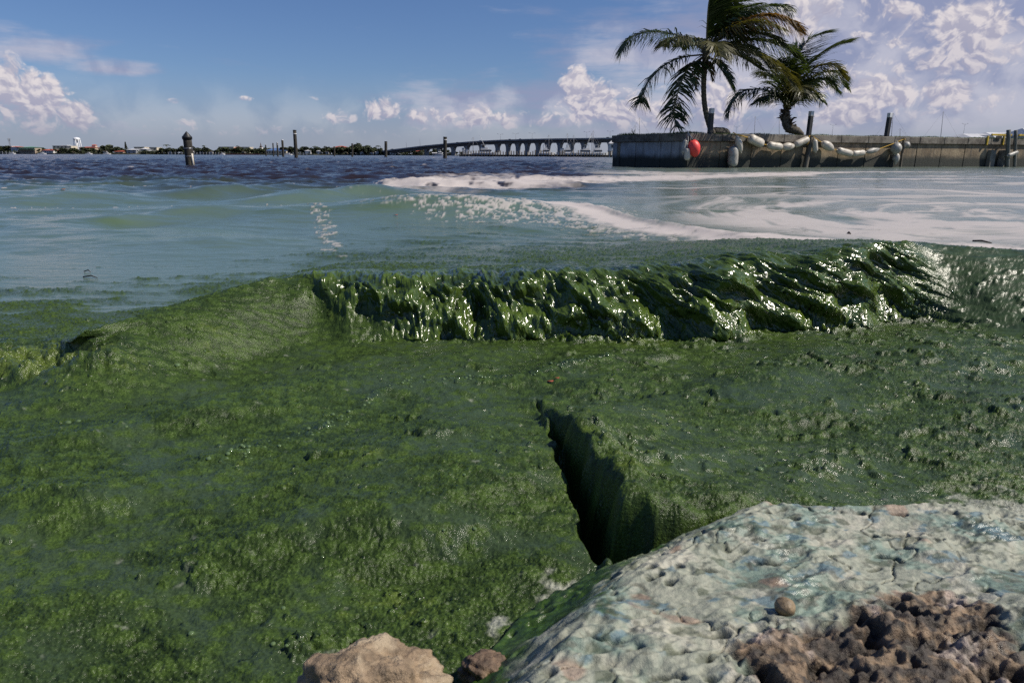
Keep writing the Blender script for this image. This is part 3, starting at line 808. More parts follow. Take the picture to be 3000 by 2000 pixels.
def lump(name, mat, size, seed, rough=((2.0, 0.30), (5.0, 0.14), (12.0, 0.06), (30.0, 0.02)), sub=5, parent=None, loc=(0, 0, 0), rot=(0, 0, 0), ridged=False):
    bm = bmesh.new(); bmesh.ops.create_icosphere(bm, subdivisions=sub, radius=1.0); bm.verts.index_update()
    v = np.array([q.co[:] for q in bm.verts], np.float32); f = [tuple(q.index for q in x.verts) for x in bm.faces]; bm.free()
    r = np.ones(len(v), np.float32)
    for k, a in rough:
        n = noise3(v, k * 0.5, seed + int(k * 7)); r += a * (np.abs(n) * 1.6 - 0.5 if ridged else n)
    v = v * r[:, None] * np.array(size, np.float32)
    b = MB(); b.add(v, f, True)
    o = b.build(name, mat, parent, loc); o.rotation_euler = rot
    return o

# ------------------------------------------------------------------ foreground rock
def rock_shape(x, y):
    P = [at(*p)[:2] for p in ((1775, 1690, 0.0), (1860, 1640, 0.03), (1960, 1580, 0.05), (2060, 1540, 0.07), (2140, 1490, 0.09), (2230, 1450, 0.105), (2330, 1468, 0.10),
                              (2480, 1480, 0.095), (2700, 1490, 0.085), (3000, 1522, 0.07), (3300, 1560, 0.05))]
    P += [(2.2, 0.95), (2.2, -0.3), (-0.6, -0.3), (-0.6, 0.60), (-0.22, 0.62)]
    P += [at(*p)[:2] for p in ((1330, 2020, 0.02), (1400, 1930, 0.012), (1470, 1855, 0.012), (1540, 1795, 0.012), (1620, 1740, 0.01))]
    wob = 0.010 * fbm(x * 6, y * 6, 2, 201) + 0.002 * fbm(x * 30, y * 30, 2, 203)
    cd, _ = seg_dist(x, y, P, True)
    sd = np.where(inside(x, y, P), cd, -cd) + wob
    left = ss(0.42, 0.05, x - (y - 0.9) * 0.6)                         # gentle slope towards the slick on the left
    w = lerp(0.05, 0.26, left)
    top = 0.10 + 0.035 * ss(0.95, 0.55, y) - 0.03 * ss(0.6, 1.1, x) + 0.05 * ss(0.5, 0.75, x) * ss(0.85, 0.65, y)
    z = -0.10 + (top + 0.10) * np.clip(ss(-0.035, 0.01, sd) * (1 - left * 0.45) + left * 0.45 * ss(-0.03, w, sd), 0, 1)
    z = np.where(sd > 0, z, z)
    und = fbm(x * 5.0 + 1.7, y * 6.0, 3, 207)
    z += 0.009 * und * ss(-0.02, 0.08, sd)
    # worn folds and small pits of the crust
    fol = fbm(x * 11 + 5 * y, y * 24 - 9 * x, 4, 211)
    ridg = 1 - np.abs(fol) * 2
    z += 0.0060 * np.clip(ridg, -1, 1) * ss(-0.3, 0.3, und + 0.2)
    pw, pr = worley(x * 26 + 0.6 * fol, y * 38 + 0.6 * und, 213)
    pit = np.clip(0.30 - pw, 0, 1) * (pr > 0.80) * (0.4 + pr)
    z -= 0.032 * pit
    p2, q2 = worley(x * 70, y * 90, 215)
    z -= 0.005 * np.clip(0.35 - p2, 0, 1) * (q2 > 0.8)
    z += 0.0009 * fbm(x * 90, y * 110, 2, 217)
    # rough pitted limestone at the near right
    Q = [at(*p)[:2] for p in ((2120, 1940, 0.12), (2300, 1850, 0.12), (2430, 1770, 0.12), (2620, 1730, 0.12), (2800, 1715, 0.12), (2890, 1790, 0.12), (2960, 1880, 0.12), (3080, 1990, 0.12))]
    Q += [(1.6, 0.45), (1.2, 0.1), (0.15, 0.2), (0.20, 0.5)]
    qd, _ = seg_dist(x, y, Q, True)
    qs = np.where(inside(x, y, Q), qd, -qd) + 0.030 * fbm(x * 12, y * 12, 3, 221)
    crust = ss(-0.030, 0.055, qs)
    k1, j1 = worley(x * 17, y * 20, 223); k2, j2 = worley(x * 40 + 0.5 * fol, y * 46, 225); k3, j3 = worley(x * 95, y * 110, 227)
    kn = 0.009 * (0.55 - k1) * (0.6 + 0.8 * j1) + 0.007 * (1 - 2.2 * np.abs(fbm(x * 19, y * 20, 3, 245, 0.55))) + 0.0030 * (1 - 2 * np.abs(fbm(x * 58, y * 60, 2, 247))) + 0.010 * fbm(x * 13, y * 14, 2, 249) + 0.004 * (0.5 - k3)
    holes = np.clip(-fbm(x * 22, y * 26, 3, 229) - 0.12, 0, 1)
    crk = ss(0.055, 0.0, np.abs(fbm(x * 9 + 2, y * 12 - 6 * x, 3, 251, 0.55))) * ss(0.05, 0.45, fbm(x * 4, y * 4, 2, 253) + 0.2) * (1 - crust)
    z -= 0.006 * crk
    z += crust * (-0.002 + kn - 0.040 * holes)
    # colour
    shp = x.shape
    def C(*v): return np.array(v, np.float32)
    def over(cur, new, t): return cur + (new - cur) * np.clip(t, 0, 1)[..., None]
    t1 = fbm(x * 7 + 3, y * 9, 4, 231); t2 = fbm(x * 20, y * 28, 3, 233); t3 = fbm(x * 55, y * 70, 3, 235); t4 = fbm(x * 11 + 9, y * 13, 3, 237)
    col = np.empty(shp + (3,), np.float32); col[:] = C(0.285, 0.295, 0.240)
    col = over(col, C(0.185, 0.245, 0.205), ss(-0.15, 0.45, t1 + 0.3 * t3))
    col = over(col, C(0.41, 0.39, 0.33), ss(0.15, 0.6, t4 + 0.3 * t2) * 0.7)
    col = over(col, C(0.10, 0.165, 0.20), ss(0.28, 0.56, t2 * 0.8 + 0.35 * t1 + 0.25 * t3) * 0.85)
    col = over(col, C(0.07, 0.085, 0.05), ss(0.34, 0.60, fbm(x * 26 + 5, y * 34, 3, 239) + 0.2 * t1) * 0.7)
    col = over(col, C(0.045, 0.06, 0.045), np.clip(pit * 5, 0, 1) * 0.75)
    col = over(col, C(0.05, 0.055, 0.04), crk * 0.8)
    col = over(col, C(0.115, 0.12, 0.095), ss(0.30, 0.75, fbm(x * 38, y * 46, 3, 255, 0.65) + 0.35 * t1) * 0.75)
    col = over(col, C(0.30, 0.19, 0.14), ss(0.62, 0.8, fbm(x * 9 + 30, y * 11, 3, 241)) * 0.6)
    grn = np.clip(ss(0.055, 0.004, sd * 1.0 - 0.06 * left + 0.03 * t2) * left + 0.9 * ss(0.30, 0.62, t1 + 0.5 * t2 + 0.55 * ss(0.22, 0.03, sd) * left - 0.15), 0, 1)
    gd = C(0.020, 0.042, 0.008) + (C(0.050, 0.100, 0.014) - C(0.020, 0.042, 0.008)) * np.clip(0.5 + t3, 0, 1)[..., None]
    col = over(col, gd, grn * np.clip(left * 1.3 + 0.12, 0, 1))
    brown = C(0.050, 0.038, 0.030) + (C(0.24, 0.165, 0.105) - C(0.050, 0.038, 0.030)) * ss(-0.30, 0.60, t2 + 0.8 * t3)[..., None]
    brown = over(brown, C(0.42, 0.34, 0.30), ss(0.35, 0.7, t4 + 0.3 * t3) * 0.8)
    brown = over(brown, C(0.022, 0.018, 0.016), np.clip(holes * 5, 0, 1) * 0.8)
    col = over(col, brown, ss(0.25, 0.75, crust + 0.35 * t2))
    rough = 0.62 - 0.25 * grn - 0.12 * ss(0.2, 0.5, t1)
    return z, np.clip(col, 0, 1), rough, np.clip(0.35 + 0.65 * crust, 0, 1)


def rock_material():
    m = bpy.data.materials.new('crusted_limestone'); m.use_nodes = True
    t = m.node_tree; t.nodes.clear(); g = NB(t)
    col = g.n('ShaderNodeAttribute', attribute_name='tint').outputs['Color']
    rough = g.n('ShaderNodeAttribute', attribute_name='gloss').outputs['Fac']
    grit = g.n('ShaderNodeAttribute', attribute_name='grit').outputs['Fac']
    pos = g.n('ShaderNodeNewGeometry').outputs['Position']
    f = g.noise(pos, 260.0, 4, 0.7); f2 = g.noise(pos, 75.0, 4, 0.65)
    c = g.mix(g.lin(f2, 0.35, 0.65), g.mix(1.0, col, (0.72, 0.76, 0.74), 'MULTIPLY'), g.mix(1.0, col, (1.14, 1.12, 1.08), 'MULTIPLY'))
    b = g.n('ShaderNodeBump'); b.inputs['Strength'].default_value = 0.9; b.inputs['Distance'].default_value = 1.0
    g.put(b.inputs['Height'], g.m('ADD', g.m('MULTIPLY', g.m('MULTIPLY', f, grit), 0.0030), g.m('MULTIPLY', f2, 0.0022)))
    p = g.n('ShaderNodeBsdfPrincipled'); g.put(p.inputs['Base Color'], c); g.put(p.inputs['Roughness'], rough); g.put(p.inputs['Normal'], b.outputs[0])
    o = g.n('ShaderNodeOutputMaterial'); g.put(o.inputs[0], p.outputs[0])
    return m


def build_rock():
    xs = np.concatenate((np.linspace(-0.62, -0.12, 60, endpoint=False), np.linspace(-0.12, 0.98, 560), np.linspace(0.98, 2.1, 60)[1:])).astype(np.float32)
    ys = np.concatenate((np.linspace(-0.25, 0.52, 50, endpoint=False), np.linspace(0.52, 1.12, 380))).astype(np.float32)
    y, x = np.meshgrid(ys, xs, indexing='ij')
    z, col, rough, grit = rock_shape(x, y)
    o = grid_mesh('shore_rock', x, y, z, {'tint': col, 'gloss': rough, 'grit': grit}, rock_material())
    tag(o, 'big pale limestone shore rock with mint-green algae crust and a brown pitted corner', 'rock')
    return z, xs, ys


_rz, _rx, _ry = build_rock()
def rock_top(x, y):
    i = min(len(_ry) - 1, max(0, int(np.searchsorted(_ry, y)))); j = min(len(_rx) - 1, max(0, int(np.searchsorted(_rx, x))))
    return float(_rz[i, j])

M_TAN = material('tan_stone', (0.25, 0.175, 0.105), 0.6, 0.45, 45, 0.007, 130, (0.42, 0.33, 0.22), spec=0.7)
M_BRN = material('brown_stone', (0.13, 0.085, 0.055), 0.6, 0.45, 60, 0.003, 200, (0.26, 0.18, 0.11))
_p = at_y(1085, 1975, 0.600)
tag(lump('porous_stone', M_TAN, (0.076, 0.058, 0.056), 311, ((1.6, 0.30), (4.0, 0.22), (9.0, 0.09), (22.0, 0.045), (50.0, 0.022)), 6, None, (_p[0], _p[1], rock_top(_p[0], _p[1]) + 0.036), (0.2, 0.1, 0.5)),
    'tan porous stone with rounded knobs at the bottom edge of the picture', 'stone')
_p = at(1425, 1950, 0.045)
tag(lump('brown_stone', M_BRN, (0.034, 0.026, 0.021), 322, ((1.6, 0.22), (5, 0.14), (13, 0.10), (30, 0.04)), 5, None, (_p[0], _p[1], 0.040), (0.1, 0.1, -0.2)),
    'small dark brown rough stone at the slick edge beside the tan stone', 'stone')
_p = at(2300, 1775, 0.13); 
tag(lump('pebble', material('pebble_tan', (0.21, 0.15, 0.085), 0.55, 0.3, 120, 0.001, 300), (0.0125, 0.0115, 0.0115), 333, ((1.3, 0.10), (3, 0.06), (9, 0.03)), 4, None,
         (_p[0], _p[1], rock_top(_p[0], _p[1]) + 0.009)), 'round brown pebble lying on the pale crusted rock', 'pebble')

# ------------------------------------------------------------------ seawall
WC = at(2010, 493.0, 0.0)                                   # the corner that stands nearest, at the water line
TOP = at_y(2010, 391.0, WC[1])[2]                            # top of the cap
def _end(px, ytop, ybot):
    """place on the cap seen at (px, ytop): same height TOP"""
    d = ray(px, ytop); t = (TOP - CAM[2]) / d[2]
    return CAM + d * t
WL = _end(1797, 397.5, 0); WR = _end(2995, 407.5, 0)
WC2, WL2, WR2 = (np.array(p[:2]) for p in (WC, WL, WR))
_dirR = (WR2 - WC2) / np.linalg.norm(WR2 - WC2); _dirL = (WL2 - WC2) / np.linalg.norm(WL2 - WC2)
WR2 = WC2 + _dirR * 34.0
NR = np.array((_dirR[1], -_dirR[0])); NR = NR if NR[1] < 0 else -NR       # outward, towards the camera
NL = np.array((-_dirL[1], _dirL[0])); NL = NL if NL[0] < 0 else -NL
PXM = WC[1] / FPX                                             # metres per photograph pixel at the wall
print('wall', WC, WL, WR2, 'top', TOP, 'px', PXM)


def on_wall(px, py, off=0.0):
    """place seen at (px, py) on the long wall face, off metres in front of it"""
    d = ray(px, py); p0 = WC2 + NR * off
    t = ((p0 - CAM[:2]) @ NR) / (d[:2] @ NR)
    return CAM + d * t


def wall_material(name='stained_concrete', c0=(0.15, 0.108, 0.066), c1=(0.31, 0.238, 0.15)):
    m = bpy.data.materials.new(name); m.use_nodes = True
    t = m.node_tree; t.nodes.clear(); g = NB(t)
    pos = g.n('ShaderNodeNewGeometry').outputs['Position']; s = g.sep(pos)
    n = g.noise(pos, 1.3, 6, 0.65); streak = g.noise(g.mapping(pos, (5.0, 5.0, 0.35)), 1.0, 5, 0.6); f = g.noise(pos, 14, 4, 0.6)
    c = g.mix(g.ss(n, 0.35, 0.68), c0, c1)
    c = g.mix(g.m('MULTIPLY', g.ss(streak, 0.50, 0.72), 0.65), c, (0.075, 0.066, 0.052))
    c = g.mix(g.m('MULTIPLY', g.ss(f, 0.52, 0.75), 0.4), c, (0.34, 0.31, 0.26))
    tide = g.m('ADD', s[2], g.m('MULTIPLY', g.m('SUBTRACT', n, 0.5), 0.30))
    c = g.mix(g.ss(tide, 0.86, 0.44), c, (0.030, 0.032, 0.025))           # dark weed below the tide mark
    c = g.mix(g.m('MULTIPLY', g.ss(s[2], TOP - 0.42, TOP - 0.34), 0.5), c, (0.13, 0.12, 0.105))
    p = g.n('ShaderNodeBsdfPrincipled'); g.put(p.inputs['Base Color'], c); p.inputs['Roughness'].default_value = 0.82
    b = g.n('ShaderNodeBump'); b.inputs['Distance'].default_value = 0.02; g.put(b.inputs['Height'], g.m('ADD', f, streak)); g.put(p.inputs['Normal'], b.outputs[0])
    o = g.n('ShaderNodeOutputMaterial'); g.put(o.inputs[0], p.outputs[0])
    return m


M_WALL = wall_material()
M_CAP = material('weathered_cap_concrete', (0.125, 0.108, 0.088), 0.85, 0.45, 3.0, 0.015, 18, (0.20, 0.18, 0.15), coords='World')
wall = thing('seawall', 'long weathered concrete seawall with overhanging cap and dark tide stain', 'seawall', (WC[0], WC[1], 0))
_w0 = Vector((WC[0], WC[1], 0))
def wpart(mb, name, mat):
    o = mb.build(name, mat); o.parent = wall; o.matrix_parent_inverse = Matrix.Translation(-_w0); return o
CAPH, OVER = 0.40, 0.13
M_WALLP = wall_material('pale_wall_panel', (0.27, 0.275, 0.285), (0.40, 0.41, 0.43))  # paler, greyer tone for the panels of the left run
def run(a, dirv, nv, length, step, pale=False):
    rz = math.atan2(dirv[1], dirv[0]); n = max(1, round(length / step)); L = length / n
    for i in range(n):
        c = a + dirv * (L * (i + 0.5))
        jit = random.uniform(-0.012, 0.012)
        m = MB(); cc = c - nv * (0.35 - jit)
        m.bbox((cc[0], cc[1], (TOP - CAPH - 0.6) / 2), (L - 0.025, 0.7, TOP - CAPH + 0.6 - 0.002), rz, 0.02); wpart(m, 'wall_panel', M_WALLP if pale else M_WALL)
        m = MB(); cc = c - nv * (0.38 - OVER - jit * 0.5)
        m.bbox((cc[0], cc[1], TOP - CAPH / 2), (L - 0.015, 0.76, CAPH + random.uniform(-0.008, 0.008)), rz, 0.025); wpart(m, 'cap_block', M_CAP)
run(WC2 + _dirR * 0.02, _dirR, NR, 34.0, 2.1)
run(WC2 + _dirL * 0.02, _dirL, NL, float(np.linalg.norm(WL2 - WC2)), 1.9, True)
# narrow end face beyond the far corner
_b = WL2 - NL * 0.1
run(WL2 + np.array((0.05, 0.1)), _dirR, -NR, 14.0, 2.3)

# lawn on the fill behind the wall
M_SOIL = material('lawn', (0.055, 0.085, 0.022), 0.9, 0.4, 1.5, 0.02, 20, (0.10, 0.10, 0.045), coords='World')
_p1, _p2, _p3, _p4 = WL2 - NL * 0.25, WC2 - (NR + NL) * 0.2, WR2 - NR * 0.3, WR2 - NR * 9
_p5 = WL2 + _dirR * 14
lawn = MB().prism([tuple(p) for p in (_p1, _p2, _p3, _p4, _p5)], TOP - 0.5, TOP + 0.012).build('lawn', M_SOIL); tag(lawn, 'narrow mown lawn on the fill behind the seawall', 'lawn'); lawn['kind'] = 'structure'
gb = MB(); rg = random.Random(12)
def blades(a, dirv, inward, length, count, hmax, dens=None):
    for _ in range(count):
        s = rg.random() * length; w = abs(rg.gauss(0, 0.5)); b = a + dirv * s + inward * (0.28 + w)
        k = 0.5 + 0.5 * math.sin(s * 2.1) * math.sin(s * 0.73 + 1)
        h = hmax * (0.3 + 0.7 * rg.random()) * (0.5 + 0.8 * k); ang = rg.random() * 6.28; lx, ly = math.cos(ang), math.sin(ang); wd = 0.012
        tx, ty = b[0] + rg.gauss(0.03, 0.05), b[1] + rg.gauss(0, 0.05)
        gb.add([(b[0] - lx * wd, b[1] - ly * wd, TOP), (b[0] + lx * wd, b[1] + ly * wd, TOP), (tx, ty, TOP + h)], [(0, 1, 2)])
blades(WC2, _dirR, -NR, 33, 9000, 0.12); blades(WC2, _dirL, -NL, float(np.linalg.norm(WL2 - WC2)), 2600, 0.16)
M_BLADE = material('grass_blades', (0.075, 0.12, 0.025), 0.7, 0.5, 4, coords='World', second=(0.16, 0.15, 0.06), transl=0.25)
tag(gb.build('grass', M_BLADE), 'rough grass blades along the top of the seawall', 'grass', kind='stuff')
# weed seedling at the far corner
_q = WL2 + _dirL * -1.3 - NL * 0.4
wd = thing('weed_plant', 'small leafy weed growing on the left end of the seawall', 'plant', (_q[0], _q[1], TOP))
m1 = MB(); m2 = MB()
for i in range(9):
    a = rg.random() * 6.28; h = 0.15 + 0.22 * rg.random(); e = Vector((math.cos(a) * 0.18 * rg.random() * 1.6, math.sin(a) * 0.2, h))
    m1.tube([(0, 0, 0), e * 0.55 + Vector((0, 0, 0.03)), e], [0.008, 0.006, 0.003], 5)
    for k in range(4):
        o_ = e * (0.55 + 0.15 * k); b_ = rg.random() * 6.28; l = Vector((math.cos(b_), math.sin(b_), 0.3)) * 0.07; sd_ = Vector((-l.y, l.x, 0)) * 0.45
        m2.add([o_, o_ + l * 0.5 + sd_, o_ + l, o_ + l * 0.5 - sd_], [(0, 1, 2, 3)])
m1.build('stem', M_BLADE, wd); m2.build('leaf', material('weed_leaf', (0.03, 0.05, 0.015), 0.6), wd)['kind'] = 'stuff'

# ------------------------------------------------------------------ posts on the cap and timber on the face
M_BLK = material('black_post_paint', (0.022, 0.020, 0.020), 0.55, 0.35, 9, 0.004, 30)
M_WHT = material('white_reflective_band', (0.62, 0.62, 0.63), 0.6, 0.15, 8)
M_TIM = material('grey_timber', (0.085, 0.073, 0.058), 0.85, 0.45, 3.0, 0.01, 12, (0.14, 0.125, 0.10), stretch=(4, 4, 0.5))
M_STEEL = material('galvanised_steel', (0.32, 0.33, 0.34), 0.4, 0.2, 10, metallic=0.7)
for i, (px, yt, yb, lab) in enumerate(((2080, 320, 388, 'black square post with white top band beside the tall palm trunk'),
                                        (2369, 329, 394, 'black square post with white top band above the buoy string, middle of the three'),
                                        (2597, 336, 400, 'black square post with white top band on the bare cap, rightmost of the three'))):
    b = on_wall(px, yb, -0.22); b[2] = TOP; h = (yb - yt) * PXM * (b[1] / WC[1])
    po = thing('marker_post', lab, 'post', tuple(b), math.atan2(_dirR[1], _dirR[0]), 'posts on the seawall cap'); po.rotation_euler.y = R((0.0, 1.0, 1.5)[i])
    w = 0.225
    MB().bbox((0, 0, (h - 0.27) / 2), (w, w, h - 0.27), 0, 0.015).build('shaft', M_BLK, po)
    MB().bbox((0, 0, h - 0.135), (w + 0.006, w + 0.006, 0.268), 0, 0.015).build('top_band', M_WHT, po)
    for z in (0.45, 0.62, 0.8):
        MB().tube([(w / 2, -w / 2 - 0.005, z * h), (w / 2 + 0.03, -w / 2 - 0.02, z * h - 0.02), (w / 2, -w / 2 - 0.005, z * h - 0.06)], 0.008, 5).build('hook', M_STEEL, po)


def wall_pile(name, label, top, bot, off, r, mat, square=False):
    a = on_wall(*bot, off); b = on_wall(*top, off + 0.02); a[2] = min(a[2], -0.3)
    o = thing(name, label, 'pile', tuple(a)); m = MB(); L = Vector(b - a)
    if square: m.tube([(0, 0, 0), L * 0.5, L], r, 4, smooth=False)
    else: m.tube([Vector((0, 0, 0)) + L * (k / 8) for k in range(9)], [r * (1.08 - 0.02 * k) for k in range(9)], 12)
    m.build('shaft', mat, o); return o, a, b
o, a, b = wall_pile('fender_pile', 'dark timber fender pile leaning on the seawall below the middle post', (2377, 398), (2356, 500), 0.24, 0.15, M_TIM)
MB().tube([Vector(b - a) * 0.985, Vector(b - a)], [0.155, 0.155], 12).build('pile_cap', M_CAP, o)
o, a, b = wall_pile('fender_plank', 'thin grey timber plank standing on the seawall beside the round buoy', (2648, 404), (2639, 482), 0.24, 0.085, M_TIM, True)

# ------------------------------------------------------------------ fenders and buoys
def buoy_mat(name, c, dirt, amount=0.5):
    m = bpy.data.materials.new(name); m.use_nodes = True; t = m.node_tree; t.nodes.clear(); g = NB(t)
    v = g.n('ShaderNodeTexCoord').outputs['Object']; n = g.noise(v, 3.2, 5, 0.65); f = g.noise(v, 16, 4, 0.6)
    k = g.ss(g.m('ADD', n, g.m('MULTIPLY', g.m('SUBTRACT', f, 0.5), 0.4)), 0.62 - 0.3 * amount, 0.95 - 0.3 * amount)
    c2 = g.mix(g.m('MULTIPLY', k, 0.8), c, dirt)
    p = g.n('ShaderNodeBsdfPrincipled'); g.put(p.inputs['Base Color'], c2); p.inputs['Roughness'].default_value = 0.45
    b = g.n('ShaderNodeBump'); b.inputs['Distance'].default_value = 0.006; g.put(b.inputs['Height'], f); g.put(p.inputs['Normal'], b.outputs[0])
    o = g.n('ShaderNodeOutputMaterial'); g.put(o.inputs[0], p.outputs[0]); return m
M_BUOY = buoy_mat('old_white_vinyl', (0.54, 0.49, 0.42), (0.17, 0.135, 0.10), 0.55)
M_BUOYD = buoy_mat('grimy_vinyl', (0.42, 0.40, 0.36), (0.075, 0.07, 0.06), 0.75)
M_RED = buoy_mat('red_vinyl', (0.82, 0.070, 0.060), (0.72, 0.10, 0.085), 0.2)
M_DK = material('dark_rubber', (0.025, 0.023, 0.022), 0.6)
M_ROPE = material('yellow_rope', (0.50, 0.30, 0.035), 0.8, 0.3, 40, 0.004, 90)
M_ROPEB = material('blue_grey_rope', (0.10, 0.13, 0.19), 0.8, 0.3, 40)
M_ROPEW = material('pale_rope', (0.45, 0.44, 0.42), 0.8, 0.3, 40)


def lathe(p0, p1, prof, n=20, ribs=0, flute=0.0):
    """surface of revolution from p0 to p1; prof: (fraction along, radius)"""
    a, b = Vector(p0), Vector(p1); ax = (b - a); T = ax.normalized()
    s = T.cross(Vector((0, 1, 0)) if abs(T.y) < 0.8 else Vector((0, 0, 1))).normalized(); u = s.cross(T).normalized()
    vs, fs = [], []; m = len(prof)
    for (t, r) in prof:
        for k in range(n):
            th = 2 * math.pi * k / n; rr = r * (1 + flute * math.cos(ribs * th)) if ribs else r
            vs.append(a + ax * t + (s * math.cos(th) + u * math.sin(th)) * rr)
    for i in range(m - 1):
        for k in range(n): fs.append((i * n + k, i * n + (k + 1) % n, (i + 1) * n + (k + 1) % n, (i + 1) * n + k))
    fs += [tuple(range(n))[::-1], tuple((m - 1) * n + k for k in range(n))]
    return MB().add(vs, fs, True)


def fender(label, c0, c1, dia, mat, off=0.32, shape='sausage', eyes=True, name='fender', ribs=0, flute=0.0, cat='fender', group='fenders hanging on the seawall', dz=0.0):
    a = on_wall(*c0, off); b = on_wall(*c1, off + dz); L = float(np.linalg.norm(b - a)); r = dia * PXM / 2
    o = thing(name, label, cat, tuple(a), 0, group)
    e = Vector(b - a)
    if shape == 'sausage':
        k = min(0.45, 0.75 * r / L); prof = [(0, r * 0.28), (k * 0.12, r * 0.55), (k * 0.4, r * 0.85), (k, r)] + [(k + (1 - 2 * k) * q, r * 1.015) for q in (0.25, 0.5, 0.75)] + [(1 - k, r), (1 - k * 0.4, r * 0.85), (1 - k * 0.12, r * 0.55), (1, r * 0.28)]
    elif shape == 'egg':
        prof = [(t, r * max(0.14, math.sin(math.pi * min(0.97, 0.06 + 0.90 * t ** 0.92)) ** 0.62)) for t in np.linspace(0, 1, 14)]
    else:
        prof = [(t, r * max(0.10, math.sin(math.pi * (0.03 + 0.94 * t)) ** 0.55)) for t in np.linspace(0, 1, 14)]
    lathe((0, 0, 0), e, prof, 22, ribs, flute).build('body', mat, o)
    if eyes:
        T = e.normalized()
        lathe(-T * 0.07, T * 0.02, [(0, 0.025), (0.3, 0.045), (1, 0.06)], 10).build('end_eye', mat if mat is not M_RED else M_DK, o)
        lathe(e - T * 0.02, e + T * 0.07, [(0, 0.06), (0.7, 0.045), (1, 0.025)], 10).build('end_eye', mat if mat is not M_RED else M_DK, o)
    return o


fender('bright red round buoy hanging near the seawall corner', (2029, 411), (2038, 459), 35, M_RED, 0.42, 'egg', True, 'buoy', 12, 0.012, 'buoy')
fender('short white ridged fender hanging beside the red buoy', (2013, 434), (2013, 470), 16, M_BUOY, 0.40, 'sausage', False, 'fender', 10, 0.05)
fender('thin grimy grey fender tilted behind the red buoy', (2009, 410), (2001, 450), 13, M_BUOYD, 0.22, 'sausage')
fender('slim white fender hanging from the left end of the yellow rope', (2159, 400), (2171, 446), 20, M_BUOY, 0.45, 'egg')
fender('large grimy fender hanging low below the left end of the yellow rope', (2149, 428), (2146, 489), 29, M_BUOYD, 0.30, 'sausage')
fender('fat cream buoy with a dark end, first on the left yellow rope', (2194, 404), (2235, 423), 26, M_BUOY, 0.34, 'sausage', ribs=3, flute=0.05)
fender('ridged white sausage buoy, second on the left yellow rope', (2249, 425), (2290, 431), 21, M_BUOY, 0.34, 'sausage', ribs=10, flute=0.03)
fender('short tan egg-shaped buoy, third on the left yellow rope', (2291, 431), (2327, 428), 23, M_BUOY, 0.34, 'egg')
fender('white sausage buoy sloping up to the post, last on the left yellow rope', (2328, 425), (2368, 407), 20, M_BUOY, 0.36, 'sausage')
fender('small white fender hanging upright just right of the middle post', (2386, 409), (2389, 445), 16, M_BUOY, 0.42, 'sausage')
fender('plump white oval buoy, first on the right yellow rope', (2408, 418), (2441, 438), 26, M_BUOY, 0.34, 'egg')
fender('long cream sausage buoy, second on the right yellow rope', (2453, 440), (2495, 451), 20, M_BUOY, 0.34, 'sausage')
fender('white sausage buoy lying level at the low point of the right yellow rope', (2496, 451), (2532, 447), 18, M_BUOY, 0.34, 'sausage')
fender('slim buoy with one dark side, last on the right yellow rope', (2538, 446), (2575, 437), 17, M_BUOYD, 0.34, 'egg')
fender('large grimy round buoy hanging by the thin grey plank', (2628, 417), (2622, 452), 34, M_BUOYD, 0.36, 'ball', True, 'buoy', cat='buoy')
fender('dirty fender hanging under the large round buoy', (2627, 449), (2623, 479), 22, M_BUOYD, 0.30, 'egg')
fender('small round grey buoy tucked right of the grey plank', (2650, 434), (2661, 417), 23, M_BUOYD, 0.30, 'ball', True, 'buoy', cat='buoy')
fender('grey fender jutting out sideways from the pilings at the right edge', (2952, 457), (2981, 446), 13, M_BUOYD, 0.75, 'sausage')


def rope(name, label, pts, r, mat, group='ropes on the seawall'):
    m = MB(); P = [Vector(on_wall(*p)) for p in pts]; Q = []
    for i in range(len(P) - 1):
        for k in range(5): Q.append(P[i].lerp(P[i + 1], k / 5))
    Q.append(P[-1]); m.tube(Q, r, 6); o = m.build(name, mat); o['group'] = group
    return tag(o, label, 'rope')
rope('mooring_rope', 'yellow rope stringing the left run of buoys along the seawall', [(2148, 388, 0.16), (2157, 394, 0.30), (2194, 404, 0.32), (2235, 423, 0.34), (2249, 425, 0.34), (2290, 431, 0.34), (2327, 428, 0.34), (2368, 407, 0.34), (2372, 398, 0.30)], 0.028, M_ROPE)
rope('mooring_rope', 'yellow rope stringing the right run of buoys to the grey plank', [(2380, 398, 0.18), (2386, 404, 0.34), (2408, 418, 0.34), (2441, 438, 0.34), (2453, 440, 0.34), (2495, 451, 0.34), (2531, 447, 0.34), (2575, 437, 0.34), (2620, 420, 0.30), (2648, 408, 0.30), (2652, 409, 0.3)], 0.024, M_ROPE)
rope('mooring_rope', 'dark blue rope holding the red buoy from the wall top', [(2014, 384, 0.18), (2020, 396, 0.30), (2029, 409, 0.42)], 0.025, M_ROPEB)
rope('mooring_rope', 'pale rope holding the ridged fender from the wall top', [(2016, 385, 0.19), (2016, 410, 0.34), (2013, 434, 0.40)], 0.02, M_ROPEW)
rope('mooring_rope', 'frayed yellow rope tail looped at the middle post', [(2369, 402, 0.36), (2371, 412, 0.40), (2368, 420, 0.40), (2364, 424, 0.38)], 0.016, M_ROPE)
rope('mooring_rope', 'short yellow rope tail dropping to the upright fender', [(2150, 389, 0.2), (2156, 394, 0.4), (2158, 400, 0.45)], 0.02, M_ROPE)

